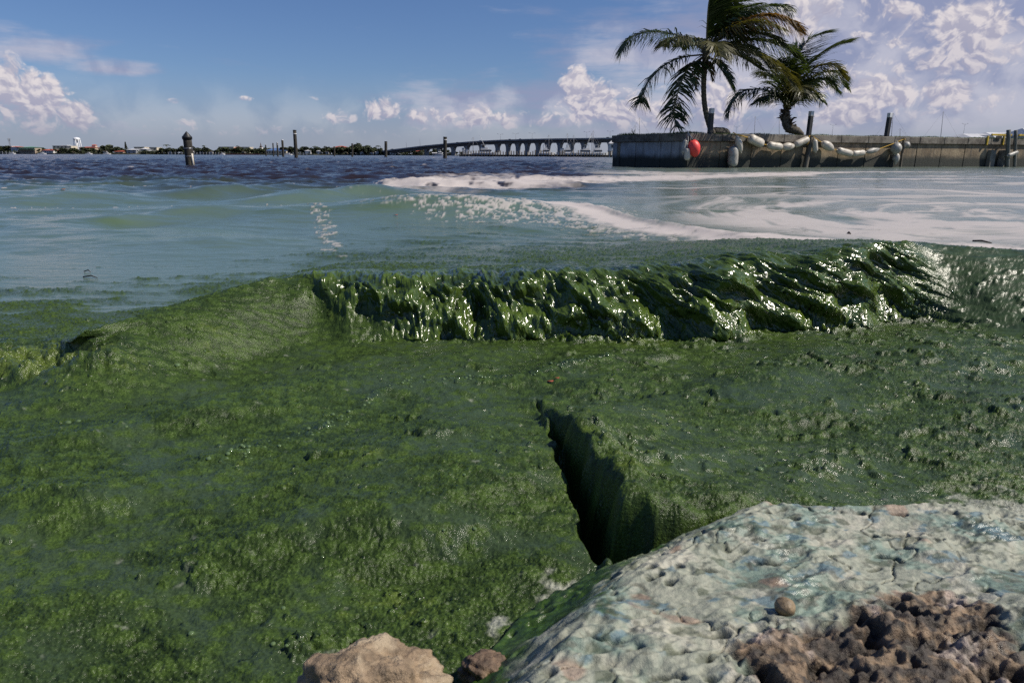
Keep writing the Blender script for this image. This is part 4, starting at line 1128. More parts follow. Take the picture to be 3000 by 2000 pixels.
# ------------------------------------------------------------------ dock end at the right edge
M_YEL = material('yellow_paint', (0.50, 0.34, 0.03), 0.6, 0.3, 5, second=(0.30, 0.22, 0.06))
M_GREYP = material('grey_piling', (0.12, 0.125, 0.115), 0.8, 0.4, 3, 0.01, 14, stretch=(3, 3, 0.5))
M_CONC2 = material('old_concrete', (0.20, 0.19, 0.165), 0.85, 0.35, 2.2, 0.02, 12, (0.11, 0.10, 0.085))
ra = math.atan2(_dirR[1], _dirR[0])
def wbox(mb, px, py, off, size): 
    c = on_wall(px, py, off); mb.bbox(tuple(c), size, ra, 0.01); return mb
for px, top, lab in ((2955, 381, 'grey timber piling with a flat top, left of the pair at the right edge'), (2976, 382, 'slim grey timber piling, right of the pair at the right edge')):
    a = on_wall(px - 4, 500, 0.62); b = on_wall(px, top, 0.62); a[2] = -0.3
    o = thing('mooring_piling', lab, 'piling', tuple(a), 0, 'pilings at the right end of the seawall'); e = Vector(b - a)
    MB().tube([e * (k / 6) for k in range(7)], 0.125 if px < 2960 else 0.10, 12).build('shaft', M_GREYP, o)
br = thing('wall_buttress', 'pale concrete buttress on the seawall below the pair of pilings', 'buttress', tuple(on_wall(2940, 497, 0.2)))
_bw = on_wall(2940, 497, 0.2); m = MB(); a0 = on_wall(2940, 470, 0.22); m.bbox((a0[0] - _bw[0], a0[1] - _bw[1], 0.45), (0.62, 0.42, 1.6), ra, 0.03); m.build('pier', M_CONC2, br)
m = MB(); a0 = on_wall(2902, 470, 0.14); m.bbox((a0[0] - _bw[0], a0[1] - _bw[1], 0.45), (0.5, 0.28, 1.6), ra, 0.03); m.build('pier', M_CONC2, br)
yb_ = on_wall(2940, 398, 0.1)
yr = thing('guard_rail', 'yellow painted guard rail on the seawall cap at the right edge', 'rail', (yb_[0], yb_[1], TOP))
def ypart(px, z0, z1, w, dp, off=0.1, name='rail_post', mat=M_YEL):
    c = on_wall(px, 400, off); m = MB(); m.bbox((c[0] - yb_[0], c[1] - yb_[1], (z0 + z1) / 2), (w, dp, z1 - z0), ra, 0.01); return m.build(name, mat, yr)
ypart(2895, -0.42, 0.16, 0.12, 0.10, 0.16); ypart(2942, -0.40, 0.16, 0.12, 0.10, 0.16); ypart(2978, -0.40, 0.18, 0.10, 0.10, 0.16)
ypart(2934, 0.17, 0.29, 1.9, 0.10, 0.17, 'top_rail'); ypart(2995, 0.18, 0.30, 0.75, 0.10, 0.17, 'top_rail')
ypart(2927, -0.02, 0.155, 0.55, 0.05, 0.20, 'dark_panel', M_DK)

# ------------------------------------------------------------------ coconut palms
M_TRUNK = material('palm_trunk', (0.115, 0.095, 0.075), 0.9, 0.4, 5, 0.02, 18, (0.17, 0.15, 0.125), stretch=(1, 1, 4))
M_FG = material('frond_green', (0.040, 0.062, 0.014), 0.38, 0.4, 1.2, transl=0.28, spec=0.7)
M_FO = material('frond_olive', (0.075, 0.072, 0.018), 0.42, 0.4, 1.2, transl=0.32, spec=0.7)
M_FB = material('frond_brown', (0.12, 0.066, 0.016), 0.55, 0.45, 1.2, transl=0.35)
M_RACH = material('frond_stalk', (0.13, 0.115, 0.04), 0.5, 0.3, 3)
M_COCO = material('coconut_husk', (0.045, 0.038, 0.018), 0.5, 0.3, 8)
M_BOOT = material('palm_fibre', (0.075, 0.052, 0.034), 0.95, 0.5, 9, 0.03, 30)


def spline(P, n):
    P = [Vector(p) for p in P]; P = [P[0] * 2 - P[1]] + P + [P[-1] * 2 - P[-2]]; out = []; segs = len(P) - 3
    for i in range(n + 1):
        t = i / n * segs; k = min(int(t), segs - 1); t -= k; a, b, c, d = P[k:k + 4]
        out.append(0.5 * ((2 * b) + (c - a) * t + (2 * a - 5 * b + 4 * c - d) * t * t + (3 * b - 3 * c + d - a) * t ** 3))
    return out


def frond(root, origin, pts, leaf, mats, rnd, droop=0.7, wind=0.35, spread=0.65, density=58, bare=0.09, width=0.085):
    leaf *= 1.72; density = int(density * 1.65); droop *= 1.15
    S = spline([Vector(p) - origin for p in pts], 30); m = MB(); n = len(S) - 1
    m.cur = 1; m.tube(S, [0.045 * (1 - 0.85 * i / n) + 0.006 for i in range(n + 1)], 6); m.cur = 0
    for side in (-1, 1):
        for j in range(density):
            t = bare + (1 - bare) * (j + rnd.random() * 0.8) / density
            if rnd.random() < 0.06: continue
            i = min(n - 1, int(t * n)); f = t * n - i; p = S[i].lerp(S[i + 1], f); T = (S[i + 1] - S[i]).normalized()
            sv = T.cross(Vector((0, 0, 1)))
            if sv.length < 0.25: sv = T.cross(Vector((0, 1, 0)))
            sv.normalize()
            q = (t - bare) / (1 - bare); L = leaf * (0.45 + 0.75 * math.sin(math.pi * (0.18 + 0.74 * q)) ** 0.8) * rnd.uniform(0.75, 1.12) * (1 - 0.35 * q)
            d = (T * rnd.uniform(0.35, 0.6) + sv * side * spread * rnd.uniform(0.5, 1.2) + Vector((wind, 0, 0)) * rnd.uniform(0.6, 1.3) + Vector((rnd.gauss(0, .09), rnd.gauss(0, .09), rnd.gauss(0, .07)))).normalized()
            pts3 = [p]; cur = p.copy(); dd = d.copy()
            for k in range(3):
                cur = cur + dd * (L / 3); pts3.append(cur.copy()); dd = (dd + Vector((0, 0, -1)) * droop * (0.45 + 0.35 * k) + Vector((wind * 0.12, 0, 0))).normalized()
            wv = d.cross(sv); wv = (sv.cross(d) if wv.length < 0.1 else wv).normalized(); wv = (wv * 0.4 + T * 0.8).normalized()
            hw = [width * 0.35, width * 0.5, width * 0.38]
            vs = []
            for k in range(3): vs += [pts3[k] - wv * hw[k], pts3[k] + wv * hw[k]]
            vs.append(pts3[3]); m.add(vs, [(0, 1, 3, 2), (2, 3, 5, 4), (4, 5, 6)])
    return m.build('frond', mats, root)


def palm(label, base_px, off, trunk, heart, fronds, rnd, scale=1.0, coconuts=()):
    b = on_wall(*base_px, off); b[2] = TOP
    Y0 = b[1]; root = thing('coconut_palm', label, 'palm tree', tuple(b)); O = Vector(b)
    P3 = lambda px, py, dy=0.0: Vector(at_y(px, py, Y0 + dy))
    tp = spline([P3(x, y) for x, y, r in trunk], 26); rr = np.interp(np.linspace(0, len(trunk) - 1, 27), range(len(trunk)), [r for _, _, r in trunk])
    rr = [r * (1 + 0.05 * (i % 2)) for i, r in enumerate(rr)]
    tp[0].z = TOP - 0.1
    # ringed trunk
    Q, RQ = [], []
    for i in range(26):
        for k in range(3): Q.append(tp[i].lerp(tp[i + 1], k / 3) - O); RQ.append((rr[i] * (1 - k / 3) + rr[i + 1] * k / 3) * (1.05, 0.98, 1.0)[k])
    Q.append(tp[26] - O); RQ.append(rr[26]); MB().tube(Q, RQ, 14).build('trunk', M_TRUNK, root)
    for fr in fronds:
        pts, leaf, mk, kw = fr
        mats = [{'g': M_FG, 'o': M_FO, 'b': M_FB}[mk], M_RACH]
        frond(root, O, [P3(*p) for p in pts], leaf, mats, rnd, **kw)
    return root, O, P3


rp = random.Random(21)
F1 = [
    ([(2066, 150), (1990, 106, -0.4), (1900, 93, -0.8), (1842, 115, -1.0), (1822, 150, -1.1)], 1.05, 'g', dict(droop=0.9, wind=0.05)),
    ([(2064, 146), (2000, 112, -0.8), (1965, 115, -1.4), (1940, 135, -1.8)], 0.8, 'o', dict(droop=0.7, wind=0.05, density=40)),
    ([(2062, 160), (1985, 172, -0.2), (1920, 214, -0.4), (1886, 266, -0.5), (1876, 300, -0.5)], 1.0, 'g', dict(droop=0.75, wind=0.10)),
    ([(2060, 166), (2014, 205, -0.8), (1988, 265, -1.2), (1974, 325, -1.3), (1980, 372, -1.3)], 0.95, 'g', dict(droop=0.6, wind=0.22, spread=0.9)),
    ([(2072, 140), (2076, 60, 0.2), (2092, -20, 0.4), (2130, -75, 0.5), (2190, -95, 0.6)], 1.25, 'g', dict(droop=0.35, wind=0.8, spread=0.35, density=80)),
    ([(2070, 140), (2072, 70, -0.6), (2078, 0, -0.9), (2095, -60, -1.0), (2140, -110, -1.1)], 1.25, 'g', dict(droop=0.30, wind=0.9, spread=0.4, density=80)),
    ([(2074, 138), (2096, 60, 0.9), (2140, 0, 1.4), (2200, -30, 1.8), (2250, -25, 2.0)], 1.15, 'g', dict(droop=0.45, wind=0.55, density=70)),
    ([(2076, 140), (2130, 70, 0.2), (2210, 25, 0.4), (2275, 18, 0.5), (2306, 30, 0.5)], 1.05, 'g', dict(droop=0.8, wind=0.40, density=66)),
    ([(2076, 142), (2150, 72, -0.8), (2230, 46, -1.2), (2300, 62, -1.4), (2338, 92, -1.5)], 1.2, 'b', dict(droop=0.8, wind=0.38, density=70)),
    ([(2076, 142), (2140, 84, -1.2), (2220, 66, -1.9), (2290, 88, -2.2)], 1.05, 'o', dict(droop=0.8, wind=0.35, density=60)),
    ([(2076, 148), (2150, 122, 0.4), (2240, 120, 0.6), (2305, 146, 0.7), (2332, 170, 0.7)], 1.1, 'g', dict(droop=0.75, wind=0.38, density=66)),
    ([(2074, 152), (2140, 140, -0.9), (2220, 165, -1.5), (2290, 210, -1.8), (2318, 244, -1.9)], 1.15, 'o', dict(droop=0.7, wind=0.35, density=66)),
    ([(2074, 156), (2125, 150, 1.0), (2180, 172, 1.6), (2230, 205, 1.9)], 0.95, 'g', dict(droop=0.75, wind=0.3)),
    ([(2072, 162), (2098, 185, -1.0), (2124, 220, -1.5), (2144, 258, -1.7)], 0.7, 'g', dict(droop=0.7, wind=0.25, density=46)),
    ([(2076, 146), (2120, 108, -0.3), (2185, 96, -0.6), (2255, 108, -0.8), (2298, 140, -0.9)], 1.1, 'g', dict(droop=0.8, wind=0.35, density=66)),
    ([(2074, 150), (2118, 132, 0.8), (2170, 136, 1.3), (2225, 165, 1.6), (2255, 200, 1.7)], 1.05, 'g', dict(droop=0.75, wind=0.35, density=60)),
    ([(2074, 136), (2110, 70, -0.4), (2160, 30, -0.7), (2220, 12, -0.9)], 1.1, 'g', dict(droop=0.6, wind=0.45, density=66)),
    ([(2074, 140), (2125, 95, 1.2), (2180, 80, 2.0), (2240, 92, 2.5)], 1.0, 'g', dict(droop=0.8, wind=0.35, density=60)),
    ([(2066, 150), (2050, 120, 1.5), (2020, 115, 2.8), (1990, 135, 3.6)], 0.95, 'g', dict(droop=0.8, wind=0.2)),
    ([(2068, 150), (2080, 128, -1.4), (2096, 132, -2.5), (2110, 165, -3.2)], 0.95, 'o', dict(droop=0.8, wind=0.3)),
    ([(2058, 168), (2040, 195, -0.2), (2034, 235, -0.3), (2038, 262, -0.3)], 0.35, 'b', dict(droop=0.8, wind=0.1, density=22)),
    ([(2072, 172), (2080, 205, -0.3), (2086, 232, -0.4)], 0.4, 'b', dict(droop=0.9, wind=0.1, density=20)),
]
pr, pO, P3 = palm('tall coconut palm with wind-blown crown and a cluster of coconuts', (2086, 388), -1.1,
                  [(2088, 392, 0.17), (2079, 368, 0.155), (2067, 325, 0.14), (2062, 280, 0.135), (2062, 230, 0.14), (2066, 185, 0.17), (2068, 150, 0.15)], None, F1, rp)
for i, (x, y, dy) in enumerate(((2046, 196, -0.25), (2052, 205, -0.32), (2040, 205, -0.2), (2058, 212, -0.25), (2035, 186, 0.1), (2046, 214, -0.1), (2064, 206, -0.35))):
    p = P3(x, y, dy) - pO; lump('coconut', M_COCO, (0.105, 0.105, 0.13), 400 + i, ((1.5, 0.06),), 3, pr, p)
m = MB(); rb = random.Random(5)
for i in range(60):
    a = rb.random() * 6.28; p = P3(2067, rb.uniform(130, 205)) - pO; e = Vector((math.cos(a), math.sin(a), rb.uniform(-0.4, 0.9))) * rb.uniform(0.2, 0.45)
    m.tube([p, p + e * 0.6, p + e], [0.05, 0.03, 0.008], 5)
m.build('crown_fibre', M_BOOT, pr)['kind'] = 'stuff'
lump('coconut', M_COCO, (0.10, 0.10, 0.12), 420, ((1.5, 0.06),), 3, pr, P3(2022, 190, -0.4) - pO)
MB().tube([P3(2062, 160) - pO, P3(2040, 172, -0.2) - pO, P3(2022, 188, -0.4) - pO], [0.03, 0.022, 0.014], 6).build('fruit_stalk', M_RACH, pr)

F2 = [
    ([(2303, 322), (2285, 288, -0.3), (2235, 262, -0.6), (2180, 268, -0.8), (2148, 300, -0.9), (2134, 330, -0.9)], 0.95, 'g', dict(droop=0.95, wind=0.05, density=64)),
    ([(2304, 322), (2292, 292, -0.8), (2255, 282, -1.4), (2215, 300, -1.8)], 0.8, 'g', dict(droop=0.85, wind=0.05)),
    ([(2306, 322), (2316, 240, 0.3), (2340, 160, 0.6), (2375, 112, 0.8), (2410, 96, 0.9)], 1.15, 'g', dict(droop=0.12, wind=0.30, spread=0.8, density=74)),
    ([(2307, 322), (2330, 240, -0.2), (2375, 180, -0.3), (2430, 140, -0.4), (2488, 120, -0.5)], 0.95, 'g', dict(droop=0.15, wind=0.15, spread=0.55, density=70)),
    ([(2307, 322), (2330, 250, -0.8), (2385, 200, -1.2), (2440, 190, -1.5), (2470, 225, -1.6)], 0.9, 'o', dict(droop=0.55, wind=0.2, density=66)),
    ([(2307, 322), (2335, 262, 0.4), (2400, 215, 0.8), (2450, 215, 1.0), (2474, 255, 1.1)], 0.9, 'g', dict(droop=0.65, wind=0.2, density=66)),
    ([(2306, 322), (2330, 282, -0.6), (2380, 240, -1.0), (2425, 235, -1.2), (2450, 265, -1.3)], 0.95, 'g', dict(droop=0.7, wind=0.15, density=62)),
    ([(2305, 322), (2304, 240, 0.6), (2312, 170, 1.1), (2335, 130, 1.5)], 1.05, 'g', dict(droop=0.2, wind=0.35, spread=0.7, density=66)),
    ([(2305, 322), (2300, 250, -0.8), (2292, 200, -1.3), (2275, 180, -1.6)], 0.95, 'g', dict(droop=0.4, wind=0.3, density=60)),
    ([(2304, 322), (2290, 262, 0.8), (2262, 225, 1.5), (2230, 215, 2.0)], 0.95, 'o', dict(droop=0.6, wind=0.2, density=56)),
    ([(2306, 322), (2345, 290, 0.3), (2385, 275, 0.5), (2410, 300, 0.6)], 0.75, 'g', dict(droop=0.8, wind=0.1, density=44)),
    ([(2306, 322), (2322, 270, 1.2), (2350, 240, 2.2), (2380, 245, 2.8)], 0.9, 'g', dict(droop=0.6, wind=0.2, density=54)),
    ([(2306, 322), (2318, 280, -1.4), (2335, 255, -2.4), (2350, 270, -3.0)], 0.9, 'o', dict(droop=0.6, wind=0.2, density=54)),
]
pr2, pO2, P32 = palm('short leaning coconut palm with ragged fibrous base right of the tall palm', (2318, 391), -1.4,
                     [(2352, 394, 0.10), (2335, 384, 0.22), (2314, 376, 0.27), (2304, 360, 0.26), (2303, 335, 0.22), (2305, 315, 0.13)], None, F2, rp)
m = MB()
for i in range(130):
    a = rb.random() * 6.28; t = rb.random(); p = P32(2302 + 34 * max(0, t - 0.5) + rb.uniform(-3, 3), 322 + 66 * t) - pO2
    e = Vector((math.cos(a), math.sin(a), rb.uniform(-0.2, 1.3))).normalized() * rb.uniform(0.22, 0.50)
    m.tube([p, p + e * 0.6, p + e], [0.06, 0.045, 0.010], 5)
m.build('leaf_bases', M_BOOT, pr2)['kind'] = 'stuff'
for (x0, y0, x1, y1) in ((2318, 352, 2334, 345), (2314, 366, 2325, 348), (2290, 352, 2284, 338)):
    MB().tube([P32(x0, y0, -0.2) - pO2, P32((x0 + x1) / 2, (y0 + y1) / 2 - 3, -0.4) - pO2, P32(x1, y1, -0.5) - pO2], [0.07, 0.055, 0.03], 8).build('cut_stalk', M_BOOT, pr2)
# boulder-like mound beside the first palm
tag(lump('garden_rock', material('dark_garden_rock', (0.05, 0.045, 0.038), 0.8, 0.4, 3, 0.02, 12), (0.55, 0.4, 0.33), 433, ((1.4, 0.18), (4, 0.1), (9, 0.05)), 4, None,
         tuple(np.array(list(on_wall(2106, 390, -1.5)[:2]) + [TOP + 0.12]))), 'low dark mound of rock on the lawn right of the tall palm trunk', 'rock')

# ------------------------------------------------------------------ pilings standing in the river
M_PILE = material('dark_piling_timber', (0.034, 0.030, 0.024), 0.85, 0.5, 2.5, 0.012, 12, (0.062, 0.056, 0.042), stretch=(3, 3, 0.6))
M_PCAP = material('black_piling_cap', (0.018, 0.018, 0.019), 0.5, 0.3, 5)
M_PVC = material('white_pipe', (0.62, 0.57, 0.48), 0.5, 0.2, 4, second=(0.25, 0.22, 0.17))
def piling(label, px_t, yt, px_b, yb, w, mat=M_PILE, name='mooring_piling', group='pilings standing in the open water'):
    a = at(px_b, yb, -0.02); a[2] = 0; b = at_y(px_t, yt, a[1]); r = w / 2 * a[1] / FPX
    o = thing(name, label, 'piling', (a[0], a[1], -0.6), 0, group); e = Vector(b - a) + Vector((0, 0, 0.6))
    MB().tube([e * (k / 8) for k in range(9)], [r * (1.06 - 0.012 * k) for k in range(9)], 14).build('shaft', mat, o)
    return o, e, r
o, e, r = piling('thick dark piling with a black conical cap and a white pipe strapped on', 548, 403, 559, 491, 23.5)
T = e.normalized()
lathe(e - T * 0.10, e + T * 0.30, [(0, r * 1.10), (0.25, r * 1.14), (0.30, r * 1.16), (0.96, r * 0.12), (1, r * 0.05)], 16).build('cap', M_PCAP, o)
MB().tube([Vector((r * 0.95, -r * 0.55, 0.55)), Vector((r * 0.95, -r * 0.55, 0)) + e * 0.62], 0.055, 8).build('pipe', M_PVC, o)
for k in (0.55, 0.74): MB().tube([e * k - T * 0.02, e * k + T * 0.02], r * 1.05, 16).build('strap', M_STEEL, o)
for i, (xt, yt, xb, yb, w, lab) in enumerate((
        (778, 424, 779.5, 458, 3.6, 'thin far piling, leftmost of the row before the blue roof'), (799.5, 420, 801.5, 459.5, 3.6, 'thin far piling, second of the row before the blue roof'),
        (812, 418, 814, 460.5, 4.6, 'far piling with pale band, third of the row before the blue roof'), (827, 410, 830, 462, 6, 'far piling, fourth and nearest of the short row'),
        (863, 382, 868, 466.5, 9.5, 'tall dark piling with a white band near its top'), (979.5, 430, 979.5, 458.5, 4.5, 'short thin far piling below the red-roofed block'),
        (1032, 421, 1032, 461, 5.2, 'slim dark piling between the far trees'), (1130.5, 415, 1130, 462.5, 8, 'dark piling where the bridge comes ashore'),
        (1304, 402, 1303.5, 466.5, 10.5, 'thick dark piling standing before the bridge piers'))):
    o, e, r = piling(lab, xt, yt, xb, yb, w)
    T = e.normalized(); lathe(e - T * 0.12, e + T * 0.05, [(0, r * 1.02), (0.8, r * 1.06), (1, r * 0.9)], 12).build('cap', M_WHT if i in (0, 2, 3) else M_PCAP, o)
    if i in (2, 4, 8): lathe(e * 0.88, e * 0.905, [(0, r * 1.03), (1, r * 1.03)], 12).build('band', M_WHT, o)

# ------------------------------------------------------------------ far shore
DS = 800.0
def S(px, py, d=DS): return at_y(px, py, d)
M_FARG = material('far_foliage', (0.026, 0.036, 0.016), 0.8, 0.5, 0.35, coords='World', second=(0.05, 0.062, 0.024))
M_FARG2 = material('far_foliage_light', (0.048, 0.060, 0.022), 0.8, 0.4, 0.4, coords='World')
M_BARK = material('far_bark', (0.07, 0.055, 0.04), 0.9)
M_SHORE = material('far_bank', (0.10, 0.10, 0.055), 0.9, 0.4, 0.05, coords='World', second=(0.20, 0.18, 0.13))
l0, l1 = S(-500, 455), S(1400, 455)
sh = MB(); pts = []
rs = random.Random(8)
xs_ = np.linspace(l0[0] - 200, 420, 90); z1 = 1.1
front_ = [(x, DS - 8 + 6 * math.sin(x * 0.03) + rs.uniform(-2, 2)) for x in xs_]
sh.prism(front_ + [(420, DS + 500), (l0[0] - 200, DS + 500)], -1.0, z1)
o = sh.build('far_shore', M_SHORE); tag(o, 'low far river bank across the water', 'bank'); o['kind'] = 'structure'


def leaf_crown(rad, h, n, seed, size, name, mat, pine=False):
    rn = random.Random(seed); m = MB()
    lobes = [(rn.uniform(-0.6, 0.6) * rad, rn.uniform(-0.6, 0.6) * rad, h * rn.uniform(0.35, 0.85), rn.uniform(0.35, 0.6)) for _ in range(8)]
    for _ in range(n):
        if pine:
            t = rn.random() ** 0.7; rr = rad * (1 - t) * rn.uniform(0.2, 1); a = rn.random() * 6.28; c = Vector((math.cos(a) * rr, math.sin(a) * rr, h * (0.12 + 0.88 * t) - 0.3 * rr))
        else:
            lx, ly, lz, lr = rn.choice(lobes); v = Vector((rn.gauss(0, 1), rn.gauss(0, 1), rn.gauss(0, 1))).normalized() * rn.uniform(0.6, 1.0)
            c = Vector((lx + v.x * lr * rad, ly + v.y * lr * rad, max(h * 0.06, lz + v.z * lr * h * 0.42)))
        a = Vector((rn.gauss(0, 1), rn.gauss(0, 1), rn.gauss(0, .6))).normalized() * size; b = a.cross(Vector((rn.gauss(0, 1), rn.gauss(0, 1), rn.gauss(0, 1)))).normalized() * size * 0.8
        m.add([c - a, c + b, c + a, c - b], [(0, 1, 2, 3)])
    return m, mat


def tree_proto(kind, seed):
    root = thing('shore_tree', 'x', 'tree')
    rn = random.Random(seed); tr = MB()
    if kind == 'palm':
        tr.tube([(0, 0, 0), (0.3, 0, 4), (0.5, 0, 8)], [0.22, 0.17, 0.14], 6)
        m = MB()
        for i in range(16):
            a = rn.random() * 6.28; d = Vector((math.cos(a), math.sin(a), 0)); e0 = Vector((0.5, 0, 8)); up = rn.uniform(0.2, 1.2)
            p1, p2, p3 = e0 + d * 1.0 + Vector((0, 0, up)), e0 + d * 2.0 + Vector((0, 0, up * 0.7)), e0 + d * 2.7 + Vector((0, 0, -0.8 + up * 0.3)); w = Vector((-d.y, d.x, 0)) * 0.35
            m.add([e0, p1 - w, p1 + w, p2 - w, p2 + w, p3], [(0, 1, 2), (1, 3, 4, 2), (3, 5, 4)])
        mat = M_FARG
    elif kind == 'pine':
        tr.tube([(0, 0, 0), (0, 0, 10)], [0.3, 0.06], 6); m, mat = leaf_crown(2.4, 10.5, 260, seed, 0.5, 'crown', M_FARG, True)
    else:
        tr.tube([(0, 0, 0), (0.2, 0, 2.0), (0.1, 0.2, 4.5)], [0.35, 0.28, 0.12], 6)
        for k in range(4): a = k * 1.6 + seed; tr.tube([(0.15, 0, 2.2), (math.cos(a) * 1.6, math.sin(a) * 1.6, 4.4)], [0.16, 0.06], 5)
        m, mat = leaf_crown(4.0 if kind == 'wide' else 3.0, 7.2 if kind == 'wide' else 8.0, 520, seed, 0.85, 'crown', M_FARG if seed % 2 else M_FARG2)
    tr.build('trunk', M_BARK, root); m.build('crown', mat, root)
    return root


protos = {k: [tree_proto(k, s) for s in seeds] for k, seeds in (('wide', (1, 2, 3, 4)), ('round', (5, 6, 7)), ('palm', (8, 9)), ('pine', (10,)))}
used = set()
def place_tree(kind, px, ytop, dd, label, group):
    lst = protos[kind]; p = rs.choice(lst); q = p
    if p.name in used: q = copy_tree(p)
    used.add(p.name)
    b = S(px, 455, DS + dd); h0 = {'wide': 8.2, 'round': 9.0, 'palm': 9.3, 'pine': 10.5}[kind]
    top = S(px, ytop, DS + dd)[2]; k = max(0.35, (top - z1) / h0) * 1.3
    q.location = (b[0], DS + dd, z1 - 0.1); q.scale = (k * rs.uniform(1.05, 1.6), k * 1.1, k); q.rotation_euler.z = rs.random() * 6.28
    tag(q, label, 'tree', group); q.name = {'palm': 'shore_palm', 'pine': 'shore_pine'}.get(kind, 'shore_tree')
    return q
prof_x = [0, 30, 70, 120, 170, 230, 290, 330, 400, 440, 480, 540, 600, 660, 720, 790, 860, 940, 1020, 1060, 1110, 1200, 1300, 1400]
prof_y = [428, 427, 436, 434, 438, 434, 436, 431, 437, 438, 432, 432, 434, 434, 434, 435, 434, 434, 432, 428, 437, 440, 440, 441]
GT = 'broadleaf trees lining the far shore'
MARKS = [(-60, 'left edge of the far shore'), (118, 'green-roofed hall'), (167, 'red-tiled pavilion'), (243, 'water tower'), (290, 'red-roofed tower building'), (372, 'tall slim pine'), (438, 'pale-roofed house'),
         (560, 'thick capped piling'), (692, 'long cream block'), (766, 'church spire'), (845, 'blue-roofed boathouse'), (930, 'white house among trees'), (1020, 'large red-roofed house'), (1130, 'piling at the bridge foot'), (1250, 'first bridge pier')]
ORD = 'first second third fourth fifth sixth seventh eighth ninth tenth eleventh twelfth thirteenth fourteenth fifteenth sixteenth seventeenth eighteenth'.split()
_cnt = {}
def which(px, kind):
    m = [n for x, n in MARKS if x <= px][-1] if px > -60 else MARKS[0][1]
    k = _cnt[(m, kind)] = _cnt.get((m, kind), -1) + 1
    return '%s %s past the %s' % (ORD[min(k, 17)], kind, m)
for i in range(140):
    px = -40 + i * 10.0 + rs.uniform(-4.5, 4.5); y = float(np.interp(px, prof_x, prof_y)) + rs.uniform(-1.5, 6.5)
    place_tree(rs.choice(('wide', 'wide', 'round')), px, y, rs.uniform(-6, 8), which(px, 'far shore tree'), GT)
for px, y in ((352, 425), (480, 428), (490, 429), (602, 431), (700, 432), (890, 434), (925, 433), (955, 433), (1077, 431), (1107, 432)):
    place_tree('palm', px, y, rs.uniform(0, 20), which(px, 'small far palm'), 'palms along the far shore')
place_tree('pine', 353, 427, 5, 'shorter of two pointed pines in the far tree line', 'pines on the far shore')
place_tree('pine', 372, 424, 5, 'taller slim pointed pine in the far tree line', 'pines on the far shore')
place_tree('round', 1048, 426, 2, 'tall rounded tree standing out of the far tree line before the bridge', 'tall trees on the far shore')
place_tree('wide', 314, 428, 2, 'broad dark tree clump in the far line right of the water tower', 'tall trees on the far shore')
for k in protos:
    for p in protos[k]:
        if p.name not in used and p.get('label') == 'x':
            for ch in list(p.children): bpy.data.objects.remove(ch)
            bpy.data.objects.remove(p)

sb = MB(); rq = random.Random(77)
for i in range(6600):
    px = rq.uniform(-420, 1330); b = S(px, 455, DS - 4 + rq.uniform(-3, 6)); hh = rq.random() ** 1.4 * 3.8 * (0.55 + 0.45 * math.sin(px * 0.05) * math.sin(px * 0.017 + 2))
    c = Vector((b[0], b[1], z1 + hh)); a = Vector((rq.gauss(0, 1), rq.gauss(0, 1), rq.gauss(0, .6))).normalized() * 0.9; e = a.cross(Vector((rq.gauss(0, 1), rq.gauss(0, 1), rq.gauss(0, 1)))).normalized() * 0.7
    sb.add([c - a, c + e, c + a, c - e], [(0, 1, 2, 3)])
tag(sb.build('shrubs', M_FARG), 'dense low shrubs along the far bank', 'shrubs', kind='stuff')
M_GL = material('dark_glass', (0.03, 0.035, 0.045), 0.2, 0.2)
def cmat(name, c, rough=0.7): return material(name, c, rough, 0.12, 0.3, coords='World')
W_WHITE, W_CREAM, W_TAN, W_GREY = cmat('white_stucco', (0.62, 0.61, 0.60)), cmat('cream_stucco', (0.55, 0.48, 0.38)), cmat('tan_stucco', (0.36, 0.29, 0.22)), cmat('grey_siding', (0.32, 0.33, 0.35))
R_RED, R_GREEN, R_BLUE, R_DARK, R_WHITE = cmat('red_roof', (0.36, 0.085, 0.050)), cmat('green_roof', (0.10, 0.25, 0.16)), cmat('blue_roof', (0.075, 0.14, 0.30)), cmat('dark_roof', (0.09, 0.07, 0.065)), cmat('pale_roof', (0.52, 0.52, 0.54))


def building(label, x0, x1, yt, yb, wall_m, roof_m, roof='hip', dd=0.0, floors=2, bays=None, depth=12.0, roof_px=3.0, name='house'):
    d = DS + dd; a, b = S(x0, yb, d), S(x1, yb, d); z0 = z1 - 0.3; zt = S((x0 + x1) / 2, yt, d)[2]; rh = roof_px * d / FPX; w = b[0] - a[0]; zw = zt - (rh if roof != 'flat' else 0.3)
    o = thing(name, label, 'building', ((a[0] + b[0]) / 2, d, z0)); H = zw - z0
    MB().box((0, 0, H / 2), (w, depth, H)).build('wall', wall_m, o)
    m = MB(); e = 0.6
    if roof == 'hip':
        k = min(w, depth) * 0.5; X, Y = w / 2 + e, depth / 2 + e; rx = max(0.3, X - k)
        m.add([(-X, -Y, H), (X, -Y, H), (X, Y, H), (-X, Y, H), (-rx, 0, H + rh), (rx, 0, H + rh)], [(0, 1, 5, 4), (1, 2, 5), (2, 3, 4, 5), (3, 0, 4), (3, 2, 1, 0)])
    elif roof == 'gable':
        X, Y = w / 2 + e, depth / 2 + e; m.add([(-X, -Y, H), (X, -Y, H), (X, Y, H), (-X, Y, H), (-X, 0, H + rh), (X, 0, H + rh)], [(0, 1, 5, 4), (1, 2, 5), (2, 3, 4, 5), (3, 0, 4), (3, 2, 1, 0)])
    else: m.box((0, 0, H + 0.15), (w + 0.5, depth + 0.5, 0.3))
    m.build('roof', roof_m, o)
    bays = bays or max(2, int(w / 4.0)); fh = H / floors
    for f in range(floors):
        for k in range(bays):
            if rs.random() < 0.12: continue
            x = -w / 2 + w * (k + 0.5) / bays; MB().box((x, -depth / 2 - 0.04, fh * (f + 0.52)), (w / bays * 0.45, 0.1, fh * 0.48)).build('window', M_GL, o)
    return o


